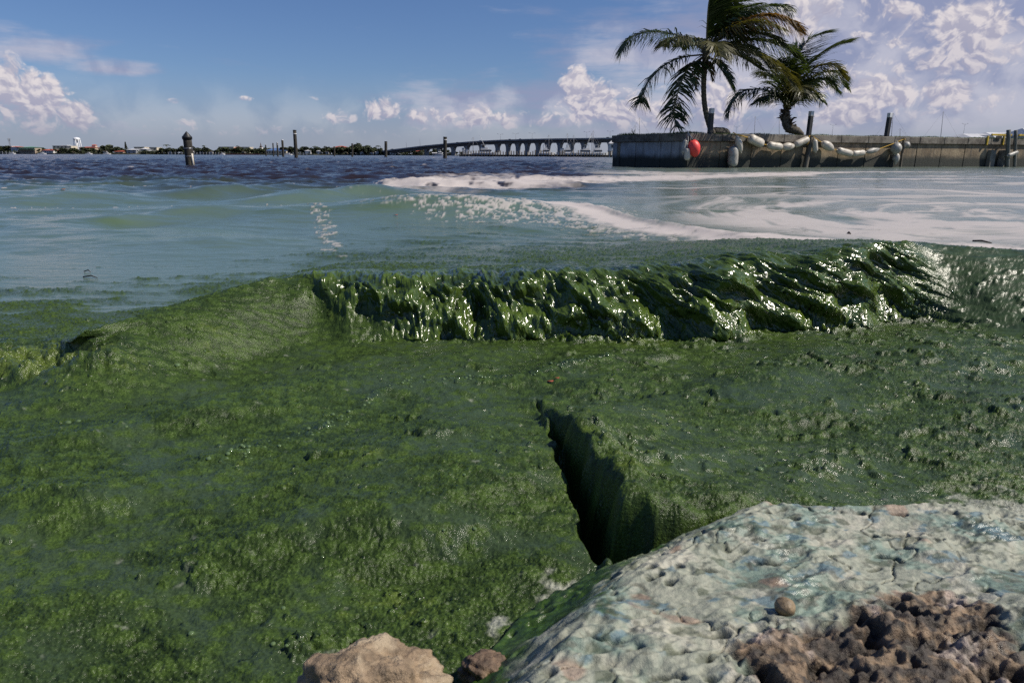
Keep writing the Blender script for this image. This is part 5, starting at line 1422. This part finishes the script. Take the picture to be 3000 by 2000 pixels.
building('white three-storey block with pink balconies at the left edge of the far shore', 16, 48, 428, 448, W_WHITE, R_WHITE, 'flat', 6, 3)
building('pinkish white block with red awnings beside the green-roofed hall', 46, 71, 429, 449, W_WHITE, R_RED, 'hip', 4, 3, roof_px=2)
o = building('long green-roofed waterfront hall with open dark storeys', 72, 118, 430, 450, W_TAN, R_GREEN, 'hip', 0, 2, 9, 16, 2.2)
MB().box((0, -9.5, 4.3), (18.4, 4, 0.25)).build('awning', R_GREEN, o)
building('red-tiled waterfront pavilion with white columns', 135, 167, 436.5, 450, W_WHITE, R_RED, 'hip', -2, 1, 5, 12, 4.0)
o = building('wide cream building on a rise left of the water tower', 166, 220, 427, 444, W_CREAM, R_WHITE, 'flat', 30, 3)
MB().box((1, 0, 8.6), (8, 8, 1.6)).build('roof_block', W_WHITE, o)
o = building('red-roofed building with a small tower right of the water tower', 243, 288, 430, 444, W_TAN, R_RED, 'hip', 20, 2, None, 12, 2.5)
MB().box((5.5, 0, 7.5), (4, 4, 3.5)).build('stair_tower', W_CREAM, o); MB().box((5.5, 0, 9.7), (5, 5, 0.9), taper=0.4).build('tower_roof', R_RED, o)
building('low grey house on the bank with dark windows, left of the pale-roofed house', 380, 408, 436, 449, W_GREY, R_WHITE, 'hip', -2, 2)
building('pale-roofed house behind the shore trees', 410, 438, 434, 449, W_GREY, R_WHITE, 'hip', 8, 2)
building('small red-brown house low among the far trees', 344, 370, 441, 450, W_TAN, R_RED, 'hip', -2, 1)
building('cream flat-roofed building over the trees beside the pale-roofed house', 402, 432, 430.5, 445, W_CREAM, R_WHITE, 'flat', 40, 2)
building('cream block over the trees near the capped piling', 446, 468, 431.5, 445, W_CREAM, R_WHITE, 'flat', 40, 2)
building('long cream block with a pale roof right of the capped piling', 648, 692, 430, 446, W_CREAM, R_WHITE, 'flat', 30, 2)
building('red-roofed block adjoining the long cream block', 688, 712, 430.5, 446, W_CREAM, R_RED, 'hip', 32, 2)
building('cream block right of the red-roofed block', 711, 738, 430.5, 446, W_CREAM, R_WHITE, 'flat', 30, 2)
building('blue-roofed boathouse behind the row of thin pilings', 786, 845, 434, 452, W_CREAM, R_BLUE, 'hip', -4, 1, 8, 14, 7.0)
building('large red-roofed house above the far trees', 980, 1020, 427.5, 446, W_TAN, R_RED, 'hip', 30, 3, None, 14, 4)
building('small white gabled boathouse under the start of the bridge', 1144, 1162, 444, 453, W_WHITE, R_WHITE, 'gable', -5, 1, 2, 8, 2.5)
building('white house low among trees left of the pilings row', 898, 915, 439, 450, W_WHITE, R_WHITE, 'hip', 0, 1)
building('white house behind the bridge ramp', 1212, 1240, 440, 452, W_WHITE, R_RED, 'hip', 10, 2)
building('pale waterside shed at the foot of the bridge', 1268, 1296, 447, 455, W_WHITE, R_WHITE, 'gable', -10, 1, 3, 8, 2)
building('red-roofed white house behind the second bridge pier', 1232, 1250, 437, 450, W_WHITE, R_RED, 'hip', 40, 2)
for i, (px, y) in enumerate(((312, 441), (505, 443), (565, 440), (592, 443), (620, 443), (935, 441), (960, 443), (1062, 444), (1090, 445), (1105, 444))):
    building(which(px, 'tiny white waterfront house'), px - 5, px + 5, y, 451, W_WHITE, R_WHITE if i % 2 else R_DARK, 'hip', -3, 1, 2, 6, 1.5)['group'] = 'tiny far houses'

# water tower
d = DS + 60; b = S(231, 450, d); top = S(231, 402.5, d)[2]; k = d / FPX
wt_ = thing('water_tower', 'white water tower on slender legs above the far shore', 'water tower', (b[0], d, z1)); M_TW = cmat('white_tank', (0.72, 0.72, 0.74), 0.4)
r = 9.0 * k; tz = top - z1
prof = [(tz - 9.5 * k, 0.3 * r), (tz - 8.6 * k, 0.75 * r), (tz - 7.2 * k, 0.98 * r), (tz - 4 * k, r), (tz - 2.0 * k, 0.9 * r), (tz - 0.6 * k, 0.5 * r), (tz, 0.08 * r)]
lathe((0, 0, 0), (0, 0, 1), prof, 20).build('tank', M_TW, wt_)
for i in range(8):
    a = i * math.pi / 4 + 0.2; MB().tube([(math.cos(a) * r * 1.2, math.sin(a) * r * 1.2, 0), (math.cos(a) * r * 0.92, math.sin(a) * r * 0.92, tz - 6.5 * k)], 0.42, 6).build('leg', M_TW, wt_)
MB().tube([(0, 0, 0), (0, 0, tz - 9 * k)], 0.7, 8).build('riser', M_TW, wt_)
for z in (0.3, 0.6):
    MB().tube([(math.cos(i * math.pi / 4 + .2) * r * (1.2 - .28 * z), math.sin(i * math.pi / 4 + .2) * r * (1.2 - .28 * z), (tz - 7 * k) * z) for i in range(9)], 0.16, 4).build('brace_ring', M_TW, wt_)
# radio mast
b = S(33, 446, DS + 10); mh = S(33, 405, DS + 10)[2] - z1; mast = thing('radio_mast', 'thin grey lattice mast at the left end of the far shore', 'mast', (b[0], DS + 10, z1)); M_MST = cmat('mast_grey', (0.22, 0.22, 0.24))
for i in range(4): a = i * math.pi / 2; MB().tube([(math.cos(a) * 1.3, math.sin(a) * 1.3, 0), (math.cos(a) * 0.5, math.sin(a) * 0.5, mh)], 0.14, 4).build('leg', M_MST, mast)
m = MB()
for i in range(12):
    z = mh * i / 12; w = 1.3 - 0.8 * i / 12; m.tube([(-w, 0, z), (w, 0, z + mh / 12)], 0.07, 4).tube([(w, 0, z), (-w, 0, z + mh / 12)], 0.07, 4)
m.build('lattice', M_MST, mast); MB().box((0, 0, mh - 1.2), (4.0, 0.6, 0.5)).build('cross_arm', M_MST, mast); MB().box((0, 0, mh - 3), (3.0, 0.6, 0.4)).build('cross_arm', M_MST, mast)
# church spire
b = S(766, 448, DS + 30); hs = S(766, 417, DS + 30)[2] - z1; spi = thing('church', 'small church with a dark needle spire above the far trees', 'church', (b[0], DS + 30, z1))
MB().box((0, 0, hs * 0.22), (9, 14, hs * 0.44)).build('nave', W_CREAM, spi); MB().box((0, 0, hs * 0.5), (3.4, 3.4, hs * 0.14)).build('belfry', W_WHITE, spi); lathe((0, 0, hs * 0.56), (0, 0, hs), [(0, 2.2), (0.3, 0.9), (1, 0.05)], 8).build('spire', R_DARK, spi)
# rust-red bulkhead and private piers on the far bank
a, b = S(660, 456), S(775, 456); bk = MB().box(((a[0] + b[0]) / 2, DS - 17, 0.35), (b[0] - a[0], 1.0, 1.9)).build('bulkhead', cmat('rust_red_steel', (0.11, 0.045, 0.04))); tag(bk, 'low rust-red steel bulkhead along the far bank', 'bulkhead')
for (x0, x1, lab) in ((0, 32, 'far wooden jetty on thin posts at the left edge'), (495, 545, 'far wooden jetty on thin posts left of the capped piling'), (570, 660, 'long far jetty on thin posts right of the capped piling'), (850, 900, 'low far jetty below the tall dark piling')):
    a, b = S(x0, 456, DS - 30), S(x1, 456, DS - 30); j = thing('jetty', lab, 'jetty', ((a[0] + b[0]) / 2, DS - 30, 0), 0, 'jetties on the far shore'); w = b[0] - a[0]
    MB().box((0, 0, 1.6), (w, 2, 0.25)).build('deck', W_GREY, j); n = int(w / 3.2)
    for i in range(n + 1): MB().box((-w / 2 + w * i / n, -1, 0.9), (0.45, 0.45, 3.6 + rs.random())).build('post', W_GREY, j)
# distant motor boats moored on the far side
def tiny_boat(px, y, L, label):
    p = at(px, y, 0.0); p = S(px, 455, DS - 45); o = thing('motor_boat', label, 'boat', (p[0], DS - 45, 0)); m = MB()
    m.prism([(-L / 2, -1.2), (L * 0.3, -1.2), (L / 2, 0), (L * 0.3, 1.2), (-L / 2, 1.2)], -0.2, 1.1); m.build('hull', W_WHITE, o); MB().box((-0.3, 0, 1.7), (L * 0.35, 1.8, 1.2), taper=0.8).build('cabin', W_WHITE, o)
    MB().box((-0.3, 0, 1.85), (L * 0.36, 1.82, 0.4), taper=0.9).build('window', M_GL, o)
for px, L, lab in ((38, 7, 'small white boat moored at the left jetty'), (125, 9, 'white boat moored before the green-roofed hall'), (262, 7, 'small white boat under the red-roofed tower building'), (315, 8, 'white boat off the bank below the broad tree clump'), (653, 5, 'small white boat at the end of the long jetty'), (845, 9, 'white boat beside the blue-roofed boathouse')):
    tiny_boat(px, 455, L, lab)

# ------------------------------------------------------------------ bridge
M_BR = material('bridge_concrete', (0.17, 0.165, 0.17), 0.8, 0.15, 0.2, coords='World'); M_BRP = material('bridge_pier_concrete', (0.26, 0.25, 0.25), 0.8, 0.2, 0.2, coords='World')
BRP = [(1060, 450, 820), (1110, 444, 805), (1180, 435.5, 785), (1250, 427, 765), (1330, 419.5, 742), (1400, 414, 722), (1480, 410, 700), (1560, 407.5, 678), (1650, 406, 653), (1800, 404, 612), (2100, 404, 530), (2400, 408, 450)]
bl = Lookup([(p[0], p[1], p[2]) for p in BRP], 25, 1040, 2420, 1381)
def deck_pt(px):
    y, dd = (float(v) for v in bl(np.array([px]))); return Vector(at_y(px, y, dd)), dd
B0, _ = deck_pt(1560)
bridge = thing('river_bridge', 'long concrete bridge on flared piers curving across the horizon', 'bridge', (B0.x, B0.y, 0)); _bi = Matrix.Translation(-Vector((B0.x, B0.y, 0)))
def bpart(m, name, mat):
    o = m.build(name, mat); o.parent = bridge; o.matrix_parent_inverse = _bi; return o
m = MB(); rail = MB(); path = [deck_pt(px)[0] for px in range(1062, 2410, 12)]
def sweep(m, path, prof):
    n = len(prof); vs = []
    for i, p in enumerate(path):
        T = (path[min(i + 1, len(path) - 1)] - path[max(i - 1, 0)]); T.z = 0; T.normalize(); s = Vector((-T.y, T.x, 0))
        if s.y > 0: s = -s
        for (u, w) in prof: vs.append(p + s * u + Vector((0, 0, w)))
    fs = [(i * n + k, i * n + (k + 1) % n, (i + 1) * n + (k + 1) % n, (i + 1) * n + k) for i in range(len(path) - 1) for k in range(n)]
    m.add(vs, fs)
sweep(m, path, [(6, -1.1), (6, -1.5), (3.2, -2.0), (2.6, -3.9), (-2.6, -3.9), (-3.2, -2.0), (-6, -1.5), (-6, -1.1)]); bpart(m, 'deck', M_BR)
for sgn in (1, -1):
    m = MB(); sweep(m, path, [(6.05 * sgn, -1.12), (6.05 * sgn, 0.0), (5.7 * sgn, 0.0), (5.7 * sgn, -1.08)]); bpart(m, 'parapet', M_BRP)
for px in (1250, 1287, 1328, 1368, 1411, 1458, 1489, 1518, 1545, 1577, 1606, 1641, 1675, 1711, 1751, 1790, 1830, 1872):
    p, dd = deck_pt(px); q0, _ = deck_pt(px - 4); q1, _ = deck_pt(px + 4); T = (q1 - q0); T.z = 0; T.normalize(); zt = p.z - 3.9; k = dd / FPX
    w0, w1 = 3.4 * k, min(10.0, 9.5) * k; hs_ = [-1.0, zt * 0.45, zt * 0.62, zt * 0.78, zt * 0.90, zt + 0.05]; ws = [w0 * 1.05, w0, w0 * 1.05, w0 * 1.3, w0 * 1.9, w1]
    m = MB(); vs = []; s = Vector((-T.y, T.x, 0))
    for h, w in zip(hs_, ws):
        for a, b in ((-1, -1), (1, -1), (1, 1), (-1, 1)): v = Vector((p.x, p.y, 0)) + T * a * w + s * b * 2.2; vs.append((v.x, v.y, h))
    m.add(vs, [(i * 4 + k2, i * 4 + (k2 + 1) % 4, i * 4 + 4 + (k2 + 1) % 4, i * 4 + 4 + k2) for i in range(5) for k2 in range(4)] + [(20, 21, 22, 23)]); bpart(m, 'pier', M_BRP)
def lamp_post(px, ytop, ybase, d, label, arms=True, group='lamp posts on the bridge', rad=None):
    b = at_y(px, ybase, d); t = at_y(px, ytop, d); h = t[2] - b[2]; o = thing('lamp_post', label, 'lamp post', tuple(b), 0, group); k = d / FPX; r = rad or 0.32 * k
    MB().tube([(0, 0, -0.5), (0, 0, h * 0.5), (0, 0, h)], [r * 1.3, r, r * 0.8], 6).build('pole', M_MST, o)
    if arms:
        for s in (-1, 1):
            MB().tube([(0, 0, h * 0.86), (s * 4 * k, 0, h * 0.97), (s * 7 * k, 0, h)], r * 0.6, 5).build('arm', M_MST, o); MB().box((s * 7.5 * k, 0, h), (3 * k, 1.2 * k, 0.7 * k)).build('lamp_head', M_MST, o)
for i, (px, yt) in enumerate(((1191, 413), (1231, 407), (1466, 393), (1511, 391), (1559, 390), (1719, 386), (1787, 384))):
    p, dd = deck_pt(px); lamp_post(px, yt, project(p.x, p.y, p.z)[1], dd, 'thin lamp post standing on the bridge deck, %s from the shore end' % ('first', 'second', 'third', 'fourth', 'fifth', 'sixth', 'seventh')[i], i > 1)
lamp_post(2437, 365, 400, 320, 'double-armed lamp post behind the wall right of the short palm', True, 'lamp posts behind the seawall')
lamp_post(2821, 362, 402, 320, 'double-armed lamp post behind the wall left of the grey roofs', True, 'lamp posts behind the seawall')
lamp_post(2156, 370, 400, 340, 'faint double-armed lamp post behind the wall between the palms', True, 'lamp posts behind the seawall')
# cars on the bridge are far specks
def car(px, label, col):
    p, dd = deck_pt(px); o = thing('car', label, 'car', (p.x, p.y, p.z - 1.05), 0, 'vehicles on the bridge'); m = MB(); m.bbox((0, 0, 0.75), (4.4, 1.8, 0.75), 0, 0.15).build('body', col, o); MB().box((0, 0, 1.4), (2.6, 1.6, 0.7), taper=0.75).build('cabin', M_GL, o)
    for x in (-1.4, 1.4):
        for y in (-0.85, 0.85): MB().tube([(x, y - 0.1, 0.33), (x, y + 0.1, 0.33)], 0.33, 10).build('wheel', M_DK, o)
for px, lab, c in ((1340, 'dark vehicle high on the bridge ramp, leftmost', R_DARK), (1407, 'pale car on the bridge above the sport boat', W_WHITE), (1493, 'dark car on the middle of the bridge', R_DARK), (1524, 'grey car on the bridge right of the dark one', W_GREY), (1780, 'pale van on the bridge just before the seawall', W_WHITE)): car(px, lab, c)

# ------------------------------------------------------------------ marina dock, boats and boathouse
DM = 300.0
def Mq(px, py, d=DM): return at_y(px, py, d)
M_DOCK = cmat('dark_dock_timber', (0.05, 0.042, 0.036)); a, b = Mq(1345, 456), Mq(1800, 456)
dock = thing('marina_dock', 'long dark marina dock on many pilings in front of the bridge', 'dock', ((a[0] + b[0]) / 2, DM, 0)); w = b[0] - a[0]
MB().box((0, 0, 0.62), (w, 2.4, 0.5)).build('deck', M_DOCK, dock); MB().box((0, -1.1, 0.15), (w - 0.4, 0.2, 0.9)).build('fascia', M_DOCK, dock)
for i in range(58):
    x = -w / 2 + w * (i + 0.5) / 58 + rs.uniform(-0.15, 0.15); px = 1345 + 455 * (i + .5) / 58; h = (2.3 if 1375 < px < 1560 else rs.choice((1.9, 2.6, 1.4))) * rs.uniform(0.85, 1.15)
    MB().tube([(x, -1.35, -0.8), (x, -1.35, h)], 0.22, 7).build('piling', M_DOCK, dock)
for (x0, x1, y0, lab) in ((1354, 1362, 434, 'white utility box at the left end of the marina dock'), (1365, 1372, 438, 'smaller white utility box beside the first on the dock'), (1641, 1652, 435, 'white dock box standing among the moored boats')):
    p = Mq((x0 + x1) / 2, 452); hh = Mq(x0, y0)[2] - 0.9; o = thing('dock_box', lab, 'box', (p[0], DM - 0.2, 0.87)); MB().bbox((0, 0, hh / 2), ((x1 - x0) * DM / FPX, 0.9, hh), 0, 0.05).build('body', W_WHITE, o); MB().box((0, 0, hh + 0.05), ((x1 - x0) * DM / FPX + 0.15, 1.0, 0.1)).build('lid', W_GREY, o)


def yacht(px, L, label, dd=14, tower=True, face=1):
    p = Mq(px, 456, DM + dd); o = thing('motor_yacht', label, 'boat', (p[0], DM + dd, 0), 0, 'boats moored at the marina'); f = face; m = MB()
    n = 9; vs = []
    for i in range(n):
        t = i / (n - 1); x = (-L / 2 + L * t) * f; wb = 1.9 * (1 - max(0, t - 0.55) ** 2 * 4.4); sheer = 1.5 + 0.9 * max(0, t - 0.3) ** 1.5
        vs += [(x, -wb * 0.8, -0.3), (x + f * 0.5 * t, -wb, sheer), (x + f * 0.5 * t, wb, sheer), (x, wb * 0.8, -0.3)]
    m.add(vs, [(i * 4 + k, i * 4 + (k + 1) % 4, i * 4 + 4 + (k + 1) % 4, i * 4 + 4 + k) for i in range(n - 1) for k in range(4)] + [(0, 1, 2, 3), tuple(4 * (n - 1) + k for k in (3, 2, 1, 0))]); m.build('hull', W_WHITE, o)
    MB().box((L * -0.02 * f, 0, 2.4), (L * 0.42, 2.7, 1.5), taper=0.86).build('cabin', W_WHITE, o); MB().box((L * -0.02 * f, 0, 2.65), (L * 0.415, 2.74, 0.55), taper=0.95).build('window', M_GL, o)
    MB().box((L * -0.06 * f, 0, 3.5), (L * 0.26, 2.3, 0.8), taper=0.9).build('flybridge', W_WHITE, o); MB().box((L * -0.08 * f, 0, 5.1), (L * 0.22, 2.2, 0.14)).build('hard_top', W_WHITE, o)
    for sx in (-1, 1):
        for sy in (-1, 1): MB().tube([(L * -0.08 * f + sx * L * 0.09, sy * 0.9, 3.7), (L * -0.08 * f + sx * L * 0.08, sy * 0.85, 5.05)], 0.06, 5).build('support', W_WHITE, o)
    if tower:
        for sy in (-1, 1): MB().tube([(-0.4 * f, sy * 1.0, 3.6), (-2.8 * f, sy * 2.0, 9.0)], [0.07, 0.03], 5).build('outrigger', W_WHITE, o)
    return o
yacht(1425, 12.5, 'white sport fishing yacht with tall outriggers behind the dock', 12, True, 1)
yacht(1660, 8, 'small white motor boat moored right of the dock box', 10, False, -1); yacht(1712, 11, 'white cabin boat with radar mast moored near the dock end', 13, True, -1)
yacht(1752, 8.5, 'low white boat moored beside the boathouse', 10, False, 1); yacht(1600, 7, 'small white boat in the middle berths of the marina', 11, False, 1); yacht(1290, 9, 'white boat moored left of the marina dock below the bridge', 330, False, 1)


def sailboat(px, ytop, d, label, lean=0.0, hull_L=10.0, px_top=None, boom=True, stay=None, group='sailboats with bare masts'):
    b = at_y(px, 455, d); t = at_y(px_top or px, ytop, d); h = t[2]; o = thing('sailboat', label, 'sailboat', (b[0], d, 0), 0, group); L = hull_L; m = MB(); vs = []; n = 9
    for i in range(n):
        q = i / (n - 1); x = -L / 2 + L * q; wb = max(0.06, 1.5 * math.sin(math.pi * (0.12 + 0.86 * q)) ** 0.7); vs += [(x, -wb * 0.5, -0.4), (x, -wb, 1.0 + 0.25 * q), (x, wb, 1.0 + 0.25 * q), (x, wb * 0.5, -0.4)]
    m.add(vs, [(i * 4 + k, i * 4 + (k + 1) % 4, i * 4 + 4 + (k + 1) % 4, i * 4 + 4 + k) for i in range(n - 1) for k in range(4)] + [(0, 1, 2, 3), tuple(4 * (n - 1) + k for k in (3, 2, 1, 0))]); m.build('hull', W_WHITE, o)
    MB().box((-0.5, 0, 1.45), (L * 0.38, 1.7, 0.6), taper=0.85).build('cabin', W_WHITE, o); e = Vector(t - b) ; e.z = h; r = 0.75 * d / FPX
    MB().tube([(0, 0, 1), e * 0.5 + Vector((0, 0, 0.5)), e], [r, r * 0.95, r * 0.8], 6).build('mast', M_MST, o)
    if boom: MB().tube([(0, 0, 2.4), (-L * 0.36, 0, 2.3)], r * 0.8, 6).build('boom', M_MST, o)
    for s in (-1, 1):
        end = Vector((s * L * 0.48, 0, 1.2)) if stay is None else Vector((stay * s * L * 0.5, 0, 1.2)); MB().tube([e, end], r * (0.22 if stay is None or s < 0 else 0.4), 4).build('stay', M_MST, o)
    return o
for px, yt, d, lab in ((1386, 402, 320, 'sailboat with a bare mast left of the sport yacht'), (1608, 395, 325, 'sailboat with tall mast at the middle of the marina'), (1662, 391, 330, 'sailboat with thin mast left of the cabin boat'), (1681, 396, 322, 'sailboat with shorter mast beside the cabin boat'),
                      (1734, 390, 328, 'sailboat with mast rising close beside a taller one'), (1738, 383, 322, 'sailboat with the tallest mast near the boathouse')): sailboat(px, yt, d, lab)
sailboat(1861, 368, 170, 'sailboat with a short mast behind the left end of the wall'); sailboat(1873.5, 345, 160, 'sailboat with a tall mast behind the left end of the wall')
sailboat(2206, 341, 150, 'sailboat with mast and slanting stay between the two palms', px_top=2213); sailboat(2283, 345, 150, 'sailboat with a bare mast just left of the short palm base')
sailboat(2607, 332, 120, 'sailboat with a leaning mast right of the third post', px_top=2617); sailboat(2637, 377, 150, 'sailboat with a low mast peeking over the wall'); sailboat(2750, 327, 110, 'sailboat with a thick mast and long slanting stay by the grey roofs', px_top=2764, hull_L=9)
# boathouse at the wall end
p = Mq(1793, 456, 290); bh = thing('boathouse', 'small white boathouse on posts with a pale hipped roof behind the wall end', 'boathouse', (p[0], 290, 0)); k = 290 / FPX
MB().box((0, 0, 4.0), (20 * k, 3, 2.9)).build('wall', W_WHITE, bh); X = 12.5 * k
MB().add([(-X, -2, 5.4), (X, -2, 5.4), (X, 2, 5.4), (-X, 2, 5.4), (-0.3, 0, 6.7), (0.3, 0, 6.7)], [(0, 1, 5, 4), (1, 2, 5), (2, 3, 4, 5), (3, 0, 4), (3, 2, 1, 0)]).build('roof', R_WHITE, bh)
MB().box((0, 0, 2.5), (24 * k, 4, 0.2)).build('deck', W_GREY, bh); MB().box((-0.3, -1.53, 4.3), (0.7, 0.06, 1.1)).build('window', M_GL, bh)
for x in (-9, 0, 9): MB().box((x * k, -1.5, 1.0), (0.3, 0.3, 3.6)).build('post', W_GREY, bh)

# ------------------------------------------------------------------ roofs beyond the right end of the wall
def shed(label, px0, px1, yt, ye, d, ridge=True):
    a, b = at_y(px0, ye, d), at_y(px1, ye, d); zt, ze = at_y(px0, yt, d)[2], a[2]; w = b[0] - a[0]; o = thing('boat_shed', label, 'shed', ((a[0] + b[0]) / 2, d, 0), 0, 'sheds beyond the seawall')
    MB().box((0, 0, ze / 2), (w, 10, ze)).build('wall', W_GREY, o); X, Y = w / 2 + 0.4, 5.5; rh = zt - ze
    MB().add([(-X, -Y, ze), (X, -Y, ze), (X, Y, ze), (-X, Y, ze), (-X * (0.55 if ridge else 0.9), 0, zt), (X * (0.55 if ridge else 0.9), 0, zt)], [(0, 1, 5, 4), (1, 2, 5), (2, 3, 4, 5), (3, 0, 4), (3, 2, 1, 0)]).build('roof', R_WHITE, o)
    MB().add([(-X * 0.22, -Y - 0.02, ze + 0.02), (X * 0.22, -Y - 0.02, ze + 0.02), (0, -Y - 0.02, ze + rh * 0.62), (0, -1.5, ze + rh * 0.64)], [(0, 1, 2), (0, 2, 3), (2, 1, 3)]).build('dormer', W_GREY, o)
shed('low grey-roofed shed with a small gable beyond the wall', 2800, 2895, 392, 405, 140); shed('wide grey-roofed shed behind the yellow rail', 2868, 2960, 388, 402, 160); shed('grey-roofed shed cut by the right edge behind the pilings', 2975, 3060, 376, 398, 150)

# ------------------------------------------------------------------ small floating and flying bits
deps = bpy.context.evaluated_depsgraph_get()
_water = bpy.data.objects['water']
def water_at(px, py):
    """place on the water surface seen at that point of the photograph"""
    d = Vector(ray(px, py)).normalized()
    hit, loc, nor, _ = _water.ray_cast(Vector(CAM), d)
    return (loc, nor) if hit else (Vector(at(px, py, 0.0)), Vector((0, 0, 1)))
M_TWIG = material('wet_twig', (0.035, 0.022, 0.014), 0.5); M_LEAF = material('fallen_leaf', (0.30, 0.12, 0.03), 0.5); M_REDLEAF = material('red_leaf', (0.30, 0.05, 0.02), 0.5)
for (x0, y0, x1, y1, r, lab) in ((246, 797, 266, 799, 0.003, 'short dark twig floating on the blue slick, farther of two'), (244, 813, 286, 816, 0.0035, 'forked dark twig floating on the blue slick, nearer of two'), (2850, 707, 2905, 713, 0.007, 'brown stick lying on the foam band at the right'), (2484, 684, 2492, 686, 0.008, 'tiny dark driftwood chip on the pale whirl of foam')):
    a, _ = water_at(x0, y0); b, _ = water_at(x1, y1); b.y = a.y + max(-0.3, min(0.3, b.y - a.y)); mid = (a + b) / 2 + Vector((0, 0.01, 0.012))
    o = MB().tube([a + Vector((0, 0, 0.004)), mid, b + Vector((0, 0, 0.004))], [r, r, r * 0.5], 7).build('twig', M_TWIG); tag(o, lab, 'twig')
for (x, y, s, mt, lab) in ((185, 557, 0.05, M_LEAF, 'orange-brown leaf floating on the far blue swell at left'), (1612, 1122, 0.010, M_REDLEAF, 'red leaf scrap at the head of the dark cleft'), (1632, 1112, 0.007, M_REDLEAF, 'smaller red leaf scrap beside the dark cleft'), (1160, 632, 0.022, M_REDLEAF, 'reddish leaf scrap on the green swell')):
    p, n = water_at(x, y); m = MB(); c = p + Vector((0, 0, 0.006 + s * 0.1)); m.add([c + Vector((-s, 0, 0)), c + Vector((-s * .3, -s * .45, s * .15)), c + Vector((s * .5, -s * .4, 0)), c + Vector((s, 0, s * .25)), c + Vector((s * .4, s * .4, s * .1)), c + Vector((-s * .4, s * .4, 0))], [(0, 1, 2, 3, 4, 5)]); m.f[-1] = m.f[-1]
    o = m.build('leaf', mt); so = o.modifiers.new('thick', 'SOLIDIFY'); so.thickness = 0.002; tag(o, lab, 'leaf')

# bubbles on the slick and drops thrown off the wave: too many to count
M_BUB = material('wet_film', (0.10, 0.15, 0.06), 0.05, 0.1, 5, spec=0.8)
def balls(name, items, mat, label, dome=False):
    bm = bmesh.new(); bmesh.ops.create_icosphere(bm, subdivisions=2, radius=1.0); bm.verts.index_update(); V = [v.co.copy() for v in bm.verts]; F = [tuple(v.index for v in f.verts) for f in bm.faces]; bm.free(); m = MB()
    for c, r, st in items: m.add([c + Vector((v.x * r, v.y * r, v.z * r * st)) for v in V], F, True)
    o = m.build(name, mat); tag(o, label, name, kind='stuff')
rb2 = random.Random(44); items = []
for (x, y, r) in ((520, 1070, 10), (600, 1028, 5), (200, 1238, 9), (230, 1234, 8), (370, 1250, 6), (1390, 1548, 9), (1300, 1552, 7), (1360, 1390, 7), (1380, 1320, 6), (1590, 1390, 6), (2225, 1375, 14), (1130, 1920, 8), (800, 1885, 9), (840, 1890, 7), (1100, 1780, 7), (830, 1780, 8), (560, 1855, 10), (1085, 1068, 5), (690, 1055, 5), (2240, 1365, 7), (945, 1630, 6), (1440, 1280, 7)):
    p, n = water_at(x, y); d = (p - Vector(CAM)).length; items.append((p, r * d / FPX * 0.8, 0.75))
for i in range(260):
    t = rb2.random()
    if math.sin(t * 23) + math.sin(t * 51 + 1) < rb2.uniform(-0.6, 1.2): continue
    k = t * (len(BUBBLE_LINE) - 1); j = min(int(k), len(BUBBLE_LINE) - 2); q = np.array(BUBBLE_LINE[j]) * (1 - k + j) + np.array(BUBBLE_LINE[j + 1]) * (k - j) + np.array((rb2.gauss(0, .02), rb2.gauss(0, .02)))
    hit, loc, nor, _ = _water.ray_cast(Vector((q[0], q[1], 1)), Vector((0, 0, -1)))
    if hit: items.append((loc, rb2.uniform(0.002, 0.006), 0.8))
balls('bubbles', items, M_BUB, 'clear bubbles scattered on the green slick')
items = []
for i in range(95):
    x = 2640 + abs(rb2.gauss(0, 1)) * 140; y = 915 - abs(rb2.gauss(0, 45)) + rb2.uniform(-30, 20); p = at_y(min(2990, x), y, 2.62 + rb2.uniform(-0.1, 0.15)); items.append((Vector(p), rb2.choice((0.0015, 0.002, 0.003, 0.0045)), rb2.uniform(0.9, 1.5)))
for i in range(40):
    x = rb2.uniform(1120, 1800); p = at_y(x, 960 + rb2.uniform(-70, 20), 2.42 + rb2.uniform(-.05, .05)); items.append((Vector(p), rb2.choice((0.0015, 0.002, 0.003)), 1.3))
balls('droplets', items, M_BUB, 'water droplets flung off the right end of the breaking wave')
print('done', time.time() - T_START)
